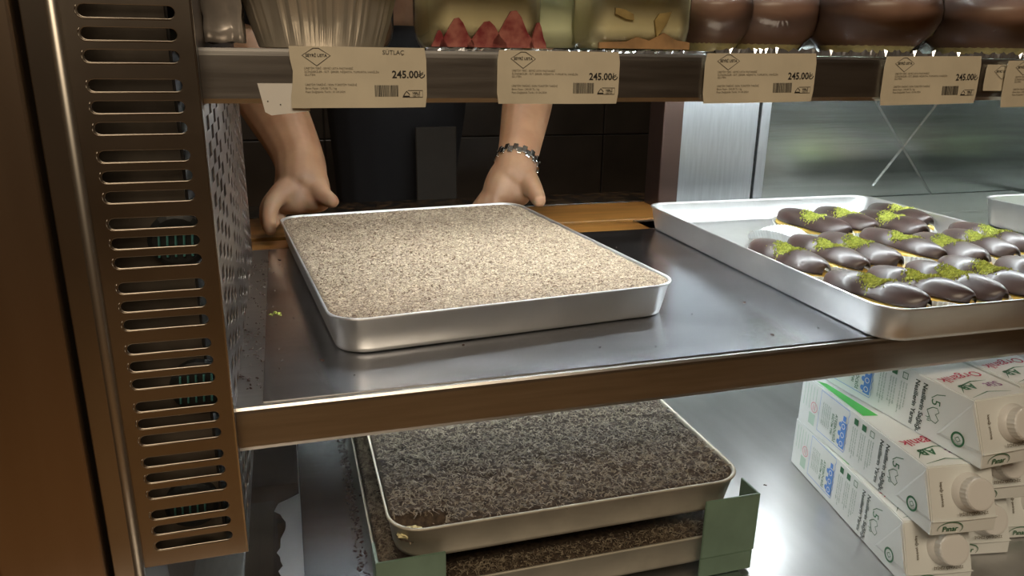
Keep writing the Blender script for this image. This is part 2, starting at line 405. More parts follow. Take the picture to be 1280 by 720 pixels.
# ------------------------------------------------------------------ trays
def make_tray(name, w, d, h, mt, loc, rz, label, r=0.034, flare=0.006, group=None):
    bm = bmesh.new(); t = 0.0012; N = 8
    def L(wi, di, z, rr): return [(p[0], p[1], z) for p in rrect(wi, di, rr, N)]
    f = flare * 2
    loops = [L(w - f - 0.012, d - f - 0.012, 0, r - 0.006), L(w - f - 0.003, d - f - 0.003, 0.0015, r - 0.002), L(w - f, d - f, 0.006, r), L(w - 0.002, d - 0.002, h - 0.003, r), 
             L(w + 0.0012, d + 0.0012, h - 0.0022, r), L(w + 0.0018, d + 0.0018, h - 0.0008, r), L(w + 0.0008, d + 0.0008, h, r), L(w - 2 * t - 0.0012, d - 2 * t - 0.0012, h - 0.0002, r),
             L(w - 2 * t - 0.002, d - 2 * t - 0.002, h - 0.003, r), L(w - f - 2 * t, d - f - 2 * t, 0.0065, r), L(w - f - 0.012, d - f - 0.012, 0.0014, r - 0.006)]
    loft(bm, loops)
    o = fin(name, bm, mt, None, loc, (0, 0, rz), True)
    return tag(o, label, 'tray', group)
T1C, T1R = (0.2045, 0.349, 0.002), math.radians(5.3)
tray1 = make_tray('baking_tray', 0.392, 0.507, 0.040, alu, T1C, T1R, 'aluminium tray held by the two hands on the wide shelf')
T2C, T2R = (0.811, 0.262, 0.002), math.radians(-1.0)
tray2 = make_tray('baking_tray', 0.447, 0.586, 0.040, alu, T2C, T2R, 'aluminium tray full of eclairs at the right of the wide shelf')
T3C = (0.268, 0.262, -0.193)
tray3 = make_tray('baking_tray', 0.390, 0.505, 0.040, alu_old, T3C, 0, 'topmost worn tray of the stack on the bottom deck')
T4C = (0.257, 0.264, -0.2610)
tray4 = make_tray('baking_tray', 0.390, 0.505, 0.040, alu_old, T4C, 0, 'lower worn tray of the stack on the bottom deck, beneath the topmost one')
tray5 = make_tray('baking_tray', 0.40, 0.56, 0.050, alu, (1.405, 0.170, 0.001), math.radians(0), 'aluminium tray cut off by the right edge, behind the eclair tray')

# ------------------------------------------------------------------ cocoa-topped cakes
def cake(name, w, d, z0, z1, mt, loc, rz, amp, label, r=0.03, hole=None):
    bm = bmesh.new(); N = 70
    nx, ny = N, int(N * d / w); g = {}
    def inside(u, v):   # squash grid corners to rounded-rect corners
        x, y = u * w / 2, v * d / 2
        cx, cy = w / 2 - r, d / 2 - r
        if abs(x) > cx and abs(y) > cy:
            ax, ay = abs(x) - cx, abs(y) - cy; l = math.hypot(ax, ay); mx = max(ax, ay)
            if l > 1e-9: ax, ay = ax * mx / l, ay * mx / l
            x = math.copysign(cx + ax, x); y = math.copysign(cy + ay, y)
        return x, y
    def hgt(x, y):
        hz = z1 + amp * noise.noise(Vector((x * 40, y * 40, 3))) + amp * 0.8 * noise.noise(Vector((x * 160, y * 160, 9)))
        if hole:
            q = math.hypot((x - hole[0]) / hole[2], (y - hole[1]) / hole[3])
            if q < 1: hz -= hole[4] * min(1, (1 - q) * 3)
        return hz
    for i in range(nx + 1):
        for j in range(ny + 1):
            x, y = inside(2 * i / nx - 1, 2 * j / ny - 1); g[i, j] = bm.verts.new((x, y, hgt(x, y)))
    for i in range(nx):
        for j in range(ny): bm.faces.new((g[i, j], g[i + 1, j], g[i + 1, j + 1], g[i, j + 1]))
    edge = [(i, 0) for i in range(nx)] + [(nx, j) for j in range(ny)] + [(i, ny) for i in range(nx, 0, -1)] + [(0, j) for j in range(ny, 0, -1)]
    lo = [bm.verts.new((g[e].co.x * 0.97, g[e].co.y * 0.975, z0)) for e in edge]
    for k in range(len(edge)):
        a, b = edge[k], edge[(k + 1) % len(edge)]
        bm.faces.new((g[b], g[a], lo[k], lo[(k + 1) % len(edge)]))
    bm.faces.new(list(reversed(lo)))
    o = fin(name, bm, mt, None, loc, (0, 0, rz), True); tag(o, label, 'cake')
    return o, hgt, inside
def shavings(parent, w, d, hgt, inside, n, mt, lmin, lmax, wd, lift, name='chocolate_shavings', xr=(-1, 1), yr=(-1, 1), hole=None):
    vs = []; fs = []; R = random.Random(5)
    for _ in range(n):
        x, y = inside(R.uniform(*xr), R.uniform(*yr)); x *= 0.985; y *= 0.988
        if hole and math.hypot((x - hole[0]) / hole[2], (y - hole[1]) / hole[3]) < 0.9 and R.random() < 0.9: continue
        z = hgt(x, y) + R.uniform(0.0002, lift)
        L = R.uniform(lmin, lmax); a = R.uniform(0, 2 * PI); curl = R.uniform(-1.9, 1.9); tl = R.uniform(-0.45, 0.45); W = wd * R.uniform(0.6, 1.4)
        px, py, pz = x, y, z; b = len(vs); ns = 3
        for k in range(ns + 1):
            nx_, ny_ = -math.sin(a), math.cos(a)
            vs.append((px + nx_ * W / 2, py + ny_ * W / 2, pz + W * 0.35 * math.cos(a * 3))); vs.append((px - nx_ * W / 2, py - ny_ * W / 2, pz - W * 0.1))
            px += math.cos(a) * L / ns; py += math.sin(a) * L / ns; pz += tl * L / ns; a += curl / ns; tl -= 0.22
            if k < ns: q = b + 2 * k; fs.append((q, q + 2, q + 3, q + 1))
    me = bpy.data.meshes.new(name); me.from_pydata(vs, [], fs)
    o = link(name, me, mt, parent); o['kind'] = 'stuff'
    return o
c1, h1, i1 = cake('tiramisu_cake', 0.385, 0.500, 0.003, 0.0375, cocoa, T1C, T1R, 0.0012, 'flat cake covered in chocolate shavings in a brightly lit colour in the tray held by two hands')
shavings(c1, 0.385, 0.5, h1, i1, 26000, shave_lit, 0.002, 0.0045, 0.0011, 0.0014)
hl = (-0.170, -0.235, 0.040, 0.016, 0.014)
c3, h3, i3 = cake('tiramisu_cake', 0.382, 0.496, 0.003, 0.0365, cocoa_shaded, T3C, 0, 0.0022, 'cake coloured as if shaded, with curly chocolate shavings in the topmost tray on the bottom deck', hole=hl)
shavings(c3, 0.382, 0.496, h3, i3, 15000, shave_shaded, 0.003, 0.0090, 0.0013, 0.0036, hole=hl, yr=(-1, 0.35))
bm = bmesh.new(); bmesh.ops.create_icosphere(bm, subdivisions=3, radius=0.009)
for v in bm.verts: v.co = Vector((v.co.x * 1.3, v.co.y * 0.8, v.co.z * 0.6)) * (1 + 0.35 * noise.noise(v.co * 250))
o = fin('cream_lump', bm, mat('cream', (0.80, 0.72, 0.40), 0.6), c3, (-0.175, -0.236, 0.027)); o['label'] = 'pale yellow cream showing at the cut corner'
c4, h4, i4 = cake('tiramisu_cake', 0.382, 0.496, 0.003, 0.036, cocoa_shaded, T4C, 0, 0.0022, 'cake coloured as if shaded in the lower tray of the stack, mostly hidden under the topmost tray')
shavings(c4, 0.382, 0.496, h4, i4, 3500, shave_shaded, 0.003, 0.007, 0.001, 0.003, xr=(-1, -0.93))
shavings(c4, 0.382, 0.496, h4, i4, 1500, shave_shaded, 0.003, 0.007, 0.001, 0.003, yr=(-1, -0.9))

# green corner brackets between the stacked trays
def corner(name, x, y, z, h, sx, w, label):
    """L-shaped corner: the front plate faces -Y, the side plate faces outward (sx)"""
    bm = bmesh.new(); t = 0.003
    pr = [(0, 0), (sx * w, 0), (sx * w, t), (sx * t, t), (sx * t, 0.035), (0, 0.035)]
    if sx < 0: pr = pr[::-1]
    loft(bm, [[(p[0], p[1], z_) for p in pr] for z_ in (0, h)])
    bmesh.ops.recalc_face_normals(bm, faces=bm.faces)
    bmesh.ops.bevel(bm, geom=list(bm.edges), offset=0.0007, segments=2, affect='EDGES')
    o = fin(name, bm, green_pl, None, (x, y, z)); tag(o, label, 'bracket', 'green corner brackets of the tray stack')
    bm = bmesh.new(); box(bm, sx * t, sx * 0.010, t, 0.010, 0.012, 0.020, 0.001, 1)
    fin('tray_ledge', bm, green_pl, o)
    return o
corner('corner_bracket', 0.4765, 0.0005, -0.2425, 0.072, -1, 0.067, 'upper green corner bracket at the right front of the tray stack')
corner('corner_bracket', 0.4750, 0.0005, -0.2670, 0.0242, -1, 0.066, 'lower green corner bracket at the right front of the tray stack')
corner('corner_bracket', 0.0560, 0.0005, -0.2670, 0.090, 1, 0.068, 'green corner bracket at the left front of the tray stack')

# ------------------------------------------------------------------ eclairs with paper cases
def eclair_proto(kind):
    root = empty('eclair')
    L, W = 0.134, 0.048
    R = random.Random(kind)
    n, mN = 22, 16
    def sec(u):     # half width along the length
        return max(0.0, 1 - abs(u) ** 3.2) ** 0.5 * (1 - 0.15 * math.exp(-(u / 0.20) ** 2))
    def body(zscale, z0, a0, a1, grow, seed):
        bm = bmesh.new(); rings = []
        for i in range(n + 1):
            u = -1 + 2 * i / n; u = max(-0.985, min(0.985, u)); s = sec(u); ring = []
            for k in range(mN + 1):
                a = a0 + (a1 - a0) * k / mN
                rr = 1 + 0.05 * noise.noise(Vector((u * 2.5 + seed, math.cos(a), math.sin(a) + seed)))
                x = math.cos(a) * W / 2 * s * grow * rr; z = z0 + math.sin(a) * zscale * (0.35 + 0.65 * s) * rr * (1 - (0.24 if zscale > 0.014 else 0.05) * math.exp(-(u / 0.2) ** 2))
                ring.append(bm.verts.new((x, u * L / 2 * grow, z)))
            rings.append(ring)
        for a, b in zip(rings, rings[1:]):
            for k in range(mN): bm.faces.new((a[k], b[k], b[k + 1], a[k + 1]))
        if a1 - a0 > 6: bmesh.ops.remove_doubles(bm, verts=bm.verts, dist=1e-5)
        bmesh.ops.holes_fill(bm, edges=bm.edges)
        bmesh.ops.recalc_face_normals(bm, faces=bm.faces)
        return bm
    fin('choux_bun', body(0.0135, 0.0150, 0, 2 * PI, 1.0, kind), choux, root, smooth=True)
    bm = body(0.0075, 0.0180, 0, 2 * PI, 1.06, kind + 3); fin('custard_filling', bm, custard, root, smooth=True)
    bm = body(0.0190, 0.0225, 0.05, PI - 0.05, 1.03, kind + 7)
    fin('chocolate_glaze', bm, choc, root, smooth=True)
    vs, fs = [], []     # pistachio crumbs across the middle
    for _ in range(760):
        y = R.gauss(0, 0.0082); a = R.gauss(PI / 2, 0.42)
        x = math.cos(a) * W / 2 * 0.86; z = 0.0225 + math.sin(a) * 0.0190 * (1 - 0.24 * math.exp(-(y / 0.0134) ** 2)) * 0.97 + R.uniform(0, 0.0022)
        s = R.uniform(0.0007, 0.0014); b = len(vs)
        for q in ((-s, -s, -s), (s, -s, 0), (0, s, -s), (0, 0, s * 1.3)):
            ca, sa = math.cos(_), math.sin(_); vs.append((x + q[0] * ca - q[1] * sa, y + q[0] * sa + q[1] * ca, z + q[2]))
        fs += [(b, b + 2, b + 1), (b, b + 1, b + 3), (b + 1, b + 2, b + 3), (b + 2, b, b + 3)]
    me = bpy.data.meshes.new('p'); me.from_pydata(vs, [], fs); o = link('pistachio_crumbs', me, pist, root); o['kind'] = 'stuff'
    # pleated paper boat
    bm = bmesh.new(); rings = []
    for (gz, off) in ((0.0, 0.0), (0.0005, 0.0008), (0.009, 0.0050), (0.0185, 0.0095)):
        ring = []; K = 120
        for k in range(K):
            a = 2 * PI * k / K; ca, sa = math.cos(a), math.sin(a)
            ex = abs(ca) ** 0.75 * math.copysign(1, ca) * (W / 2 * 0.86 + off); ey = abs(sa) ** 0.75 * math.copysign(1, sa) * (L / 2 * 0.94 + off)
            pl = 1 + (0.022 if k % 2 else -0.022) * (gz > 0.004)
            zz = gz + (0.004 * math.sin(3 * a + kind) if gz > 0.012 else 0)
            ring.append(bm.verts.new((ex * pl, ey * pl, zz)))
        rings.append(ring)
    for a, b in zip(rings, rings[1:]):
        for k in range(len(a)): bm.faces.new((a[k], a[(k + 1) % len(a)], b[(k + 1) % len(a)], b[k]))
    bm.faces.new(list(reversed(rings[0])))
    pc = fin('paper_case', bm, paper, root)
    return root
def copy_tree(o, parent=None):
    c = o.copy(); COL.objects.link(c)
    if parent: c.parent = parent
    for ch in list(o.children): copy_tree(ch, c)
    return c
protos = [eclair_proto(k) for k in (1, 2, 3)]
EC = [  # x0,y0 (far end) x1,y1 (near end), label
 (0.628, 0.279, 0.636, 0.141, 'eclair half hidden behind the left rim of the tray, farthest left'),
 (0.686, 0.284, 0.705, 0.150, 'eclair with a long smooth near end, second from the left in the middle row'),
 (0.750, 0.290, 0.764, 0.155, 'eclair heaped with pistachio, third from the left in the middle row'),
 (0.628, 0.118, 0.650, -0.004, 'wrinkled eclair in the front left corner of the tray'),
 (0.690, 0.123, 0.712, -0.003, 'eclair showing yellow custard, second from the left in the front row'),
 (0.753, 0.128, 0.772, 0.002, 'eclair with pistachio, third from the left in the front row'),
 (0.812, 0.135, 0.822, 0.005, 'eclair in a tilted pleated case, fourth from the left in the front row'),
 (0.832, 0.300, 0.836, 0.165, 'eclair beside the wide white paper, fourth in the middle row'),
 (0.894, 0.262, 0.878, 0.128, 'dark eclair without visible nuts, right of the middle of the tray'),
 (0.950, 0.270, 0.945, 0.140, 'eclair with a low yellow side near the right rim'),
 (0.890, 0.118, 0.880, -0.010, 'eclair at the right edge of the photo near the front rim'),
 (0.800, 0.455, 0.822, 0.325, 'eclair at the left end of the back row'),
 (0.872, 0.458, 0.874, 0.328, 'eclair with an open custard side in the back row'),
 (0.985, 0.470, 0.992, 0.338, 'eclair nearest the far right corner of the tray'),
 (0.932, 0.420, 0.936, 0.290, 'eclair between the open custard one and the far right corner'),
 (1.000, 0.300, 1.005, 0.165, 'eclair against the right wall of the tray near the frame edge'),
]
for i, (x0, y0, x1, y1, lb) in enumerate(EC):
    p = protos[i % 3]
    o = p if i < 3 else copy_tree(p)
    o.location = ((x0 + x1) / 2, (y0 + y1) / 2, 0.0048)
    o.rotation_euler = (0.03 * math.sin(i * 1.3), 0.14 * math.sin(i * 2.1), math.atan2(x1 - x0, y0 - y1) + 0.07 * math.sin(i * 4.7))
    o.scale = (1.07 + 0.08 * math.sin(i * 3.3), math.hypot(x1 - x0, y1 - y0) / 0.130, 1.10)
    tag(o, lb, 'eclair', 'eclairs on the tray')
# loose white liner papers showing between them
for i, (x, y, rz, lx, ly, lb) in enumerate(((0.735, 0.372, 0.5, 0.060, 0.100, 'empty white paper liner at the back left of the eclair tray'),
                                       (0.925, 0.500, 1.15, 0.05, 0.150, 'long white paper liner behind the back row of eclairs'),
                                       (0.905, 0.300, 0.25, 0.028, 0.110, 'white pleated paper liner in the middle of the eclair tray'))):
    bm = bmesh.new(); nx, ny = 4, 40; g = {}
    for a in range(nx + 1):
        for b in range(ny + 1):
            u, v = a / nx - 0.5, b / ny - 0.5
            wv = math.sqrt(max(0.02, 1 - (2 * v) ** 2))
            g[a, b] = bm.verts.new((u * lx * wv, v * ly, 0.001 + 0.026 * (abs(u) * 2) ** 2 * wv + (0.0012 if b % 2 else 0)))
    for a in range(nx):
        for b in range(ny): bm.faces.new((g[a, b], g[a + 1, b], g[a + 1, b + 1], g[a, b + 1]))
    o = fin('paper_liner', bm, paper, None, (x, y, 0.0045), (0, 0, rz)); tag(o, lb, 'paper')
# pale green dessert in the right-hand tray
o = fin('round_dessert', lathe(bmesh.new(), [(0.07, 0), (0.078, 0.015), (0.07, 0.034), (0.045, 0.046), (0.012, 0.050)], 32), mat('pale_green_icing', (0.66, 0.74, 0.36), 0.5, var=0.05, scale=20), None, (1.36, 0.33, 0.0035), smooth=True)
tag(o, 'pale green domed dessert in the tray cut off at the right edge', 'dessert')

# ------------------------------------------------------------------ desserts on the upper shelf
UZ = 0.2895
def foil_cup(x, y):
    root = empty('foil_cup', (x, y, UZ)); tag(root, 'large crinkled foil cup of rice pudding above the first price tag', 'cup')
    n = 200; bm = bmesh.new(); rings = []
    prof = [(0.0505, 0.0), (0.052, 0.0008), (0.0575, 0.020), (0.064, 0.044), (0.0655, 0.046), (0.070, 0.0455), (0.0715, 0.0475), (0.0695, 0.049), (0.064, 0.0475), (0.0625, 0.044), (0.056, 0.020), (0.050, 0.0025)]
    for (r, z) in prof:
        ring = []
        for k in range(n):
            a = 2 * PI * k / n; f = noise.noise(Vector((math.cos(a) * 14, math.sin(a) * 14, 1))) * 1.5 + math.sin(a * 46) * 0.45
            rf = 1 + 0.016 * f * min(1, z / 0.012) * (0.3 if z > 0.0445 else 1)
            ring.append(bm.verts.new((r * rf * math.cos(a), r * rf * math.sin(a), z)))
        rings.append(ring)
    for a, b in zip(rings, rings[1:]):
        for k in range(n): bm.faces.new((a[k], a[(k + 1) % n], b[(k + 1) % n], b[k]))
    bm.faces.new(list(reversed(rings[0]))); bm.faces.new(rings[-1])
    fin('foil_shell', bm, foil, root, smooth=False)
    fin('pudding', lathe(bmesh.new(), [(0.052, 0.004), (0.0595, 0.038), (0.058, 0.040), (0.02, 0.041)], 40), mat('baked_pudding', (0.55, 0.33, 0.12), 0.5, var=0.4, scale=40), root, smooth=True)
    return root
foil_cup(0.0385, 0.085)
def tub(x, y, w, d, h, rz, content, label, name='dessert_tub', group=None, base=None):
    root = empty(name, (x, y, UZ), rz); tag(root, label, 'dessert', group)
    def L(wi, di, z, rr): return [(p[0], p[1], z) for p in rrect(wi, di, rr, 6)]
    bm = bmesh.new()
    loft(bm, [L(w * 0.80, d * 0.80, 0.0, 0.012), L(w * 0.88, d * 0.88, 0.0015, 0.016), L(w * 0.97, d * 0.97, 0.010, 0.018), L(w, d, 0.022, 0.018), L(w * 1.01, d * 1.01, h, 0.018), L(w * 1.05, d * 1.05, h + 0.001, 0.018), L(w * 1.05, d * 1.05, h + 0.003, 0.018)], True, False)
    fin('clear_shell', bm, clear_pl, root, smooth=True)
    bm = bmesh.new(); k = 0.972
    loft(bm, [L(w * 0.83 * k, d * 0.83 * k, 0.004, 0.012), L(w * 0.955 * k, d * 0.955 * k, 0.011, 0.016), L(w * 0.985 * k, d * 0.985 * k, 0.022, 0.016), L(w * k, d * k, h * 0.88, 0.016)])
    fin('cream', bm, content, root, smooth=True)
    return root
cream_m = mat('vanilla_cream', (0.85, 0.76, 0.46), 0.5, var=0.05, scale=30)
cream_g = mat('pale_cream', (0.80, 0.82, 0.55), 0.5, var=0.05, scale=30)
straw = mat('strawberry', (0.17, 0.02, 0.022), 0.4, scale=90, col2=(0.34, 0.12, 0.09))
banana = mat('banana_slice', (0.28, 0.20, 0.07), 0.5, var=0.3, scale=60)
biscuit = mat('soaked_biscuit', (0.27, 0.15, 0.06), 0.7, var=0.25, scale=60)
brown_m = mat('brown_pudding', (0.30, 0.14, 0.05), 0.5, var=0.15, scale=20)
t_ = tub(0.062, 0.215, 0.105, 0.10, 0.062, 0, brown_m, 'square clear tub of brown pudding behind the foil cup')
t_s = tub(0.1715, 0.075, 0.098, 0.098, 0.070, 0.03, cream_m, 'clear square tub with strawberry slices pressed against its wall')
t_c = tub(0.262, 0.135, 0.098, 0.098, 0.070, 0.0, cream_g, 'clear square tub of plain pale cream between the strawberry and banana tubs')
t_b = tub(0.318, 0.080, 0.100, 0.098, 0.070, -0.02, cream_m, 'clear square tub of cream with banana slices and soaked biscuit')
def slice_on(parent, name, pts, yy, mt, dx=0):
    """flat fruit slice, 2 mm thick, standing against the front wall of a tub"""
    bm = bmesh.new(); a = [bm.verts.new((p[0] + dx, yy, p[1])) for p in pts]; b = [bm.verts.new((p[0] + dx, yy + 0.003, p[1])) for p in pts]
    bm.faces.new(a); bm.faces.new(list(reversed(b)))
    for k in range(len(a)): bm.faces.new((a[k], b[k], b[(k + 1) % len(a)], a[(k + 1) % len(a)]))
    bmesh.ops.recalc_face_normals(bm, faces=bm.faces)
    return fin(name, bm, mt, parent)
def berry(cx, w_, h_):
    return [(cx - w_ * 0.55, 0.003), (cx + w_ * 0.55, 0.003), (cx + w_ * 0.52, h_ * 0.28), (cx + w_ * 0.36, h_ * 0.48), (cx + w_ * 0.20, h_ * 0.84), (cx + w_ * 0.06, h_), (cx - w_ * 0.08, h_ * 0.97), (cx - w_ * 0.22, h_ * 0.75), (cx - w_ * 0.38, h_ * 0.45), (cx - w_ * 0.52, h_ * 0.26)]
for (cx, w_, h_) in ((-0.044, 0.012, 0.016), (-0.029, 0.027, 0.026), (-0.003, 0.032, 0.024), (0.020, 0.034, 0.033), (0.042, 0.014, 0.024)):
    slice_on(t_s, 'strawberry_slice', berry(cx, w_, h_), -0.0492, straw)
slice_on(t_b, 'biscuit_layer', [(-0.044, 0.004), (0.044, 0.004), (0.044, 0.010), (0.03, 0.012), (0.018, 0.018), (0.004, 0.011), (-0.008, 0.014), (-0.018, 0.010), (-0.044, 0.009)], -0.0495, biscuit)
slice_on(t_b, 'banana_slice', [(-0.030, 0.033), (-0.020, 0.029), (-0.012, 0.028), (-0.013, 0.033), (-0.022, 0.037), (-0.030, 0.038)], -0.0500, banana)
slice_on(t_b, 'banana_slice', [(0.011, 0.014), (0.020, 0.026), (0.024, 0.036), (0.012, 0.034), (0.008, 0.028)], -0.0500, banana)
slice_on(t_c, 'banana_slice', [(0.030, 0.014), (0.040, 0.012), (0.041, 0.020), (0.032, 0.022)], -0.0492, banana)
# round bowls of chocolate pudding
pud = mat('chocolate_pudding', (0.27, 0.155, 0.11), 0.40, var=0.22, scale=12, bump=0.1, coat=0.15)
sponge = mat('sponge_base', (0.72, 0.64, 0.32), 0.7, var=0.25, scale=60)
def bowl(x, y, r, h, label):
    root = empty('pudding_bowl', (x, y, UZ)); tag(root, label, 'dessert', 'chocolate puddings on the top shelf')
    pf = [(0.60 * r, 0.0), (0.64 * r, 0.0015), (0.66 * r, 0.006), (0.74 * r, 0.012), (0.90 * r, 0.022), (1.0 * r, 0.036), (1.0 * r, 0.046), (0.95 * r, h - 0.004), (1.0 * r, h), (1.03 * r, h + 0.001)]
    bm = lathe(bmesh.new(), pf, 40, caps=False); bm.faces.new([v for v in bm.verts][:40][::-1]); fin('clear_shell', bm, clear_pl, root, smooth=True)
    fin('pudding', lathe(bmesh.new(), [(0.68 * r, 0.0105), (0.87 * r, 0.0215), (0.975 * r, 0.036), (0.975 * r, 0.046), (0.93 * r, h - 0.008), (0.3 * r, h - 0.006)], 40), pud, root, smooth=True)
    fin('sponge_base', lathe(bmesh.new(), [(0.60 * r, 0.003), (0.65 * r, 0.008), (0.72 * r, 0.0135), (0.3 * r, 0.0135)], 36), sponge, root, smooth=True)
    return root
bowl(0.425, 0.105, 0.041, 0.060, 'small clear bowl of chocolate pudding, leftmost of the puddings')
bowl(0.495, 0.120, 0.060, 0.064, 'second chocolate pudding from the left, behind its neighbours')
bowl(0.592, 0.075, 0.068, 0.066, 'large chocolate pudding above the fourth price tag')
bowl(0.690, 0.165, 0.060, 0.064, 'dark chocolate pudding set back between the two large ones')
bowl(0.745, 0.075, 0.068, 0.066, 'large chocolate pudding at the right end of the top shelf')
# clear ribbed tray under the puddings
def foot_tray(name, x0, x1, label, hs=1.0):
    bm = bmesh.new(); R = random.Random(3); n = int((x1 - x0) / 0.0028); 
    rows = []
    for j, (y, z) in enumerate(((0.006, 0.0002), (0.008, 0.0055), (0.012, 0.0025), (0.05, 0.0010))):
        rows.append([bm.verts.new((x0 + (x1 - x0) * k / n, y + R.uniform(-0.0016, 0.0016) * (j == 1), z * hs + hs * R.uniform(-0.0022, 0.0018) * (j == 1) + R.uniform(-0.0008, 0.0008) * (j == 2))) for k in range(n + 1)])
    for a, b in zip(rows, rows[1:]):
        for k in range(n): bm.faces.new((a[k], a[k + 1], b[k + 1], b[k]))
    o = fin(name, bm, mat('shiny_film', (0.75, 0.77, 0.80), 0.12, 0.9), None, (0, 0, UZ)); tag(o, label, 'film')
foot_tray('crumpled_film', 0.375, 0.80, 'glittering crumpled clear film under the chocolate puddings')
foot_tray('crumpled_film', 0.115, 0.365, 'crumpled clear film under the strawberry and banana tubs', 0.4)
# crumpled bag at the left end of the top shelf
bm = bmesh.new(); bmesh.ops.create_cube(bm, size=1); bmesh.ops.subdivide_edges(bm, edges=bm.edges, cuts=7, use_grid_fill=True)
for v in bm.verts:
    v.co = Vector((v.co.x * 0.030, v.co.y * 0.05, (v.co.z + 0.5) * 0.075)) + noise.noise_vector(v.co * 3.1) * 0.0035
    if 0.010 < v.co.z < 0.022: v.co.x *= 0.93; v.co.y *= 0.9
o = fin('plastic_bag', bm, mat('grey_film', (0.36, 0.32, 0.28), 0.25, 0.3, var=0.2, scale=30), None, (-0.0385, 0.08, UZ + 0.004), smooth=True); tag(o, 'crumpled greyish plastic bag at the left end of the top shelf', 'bag')

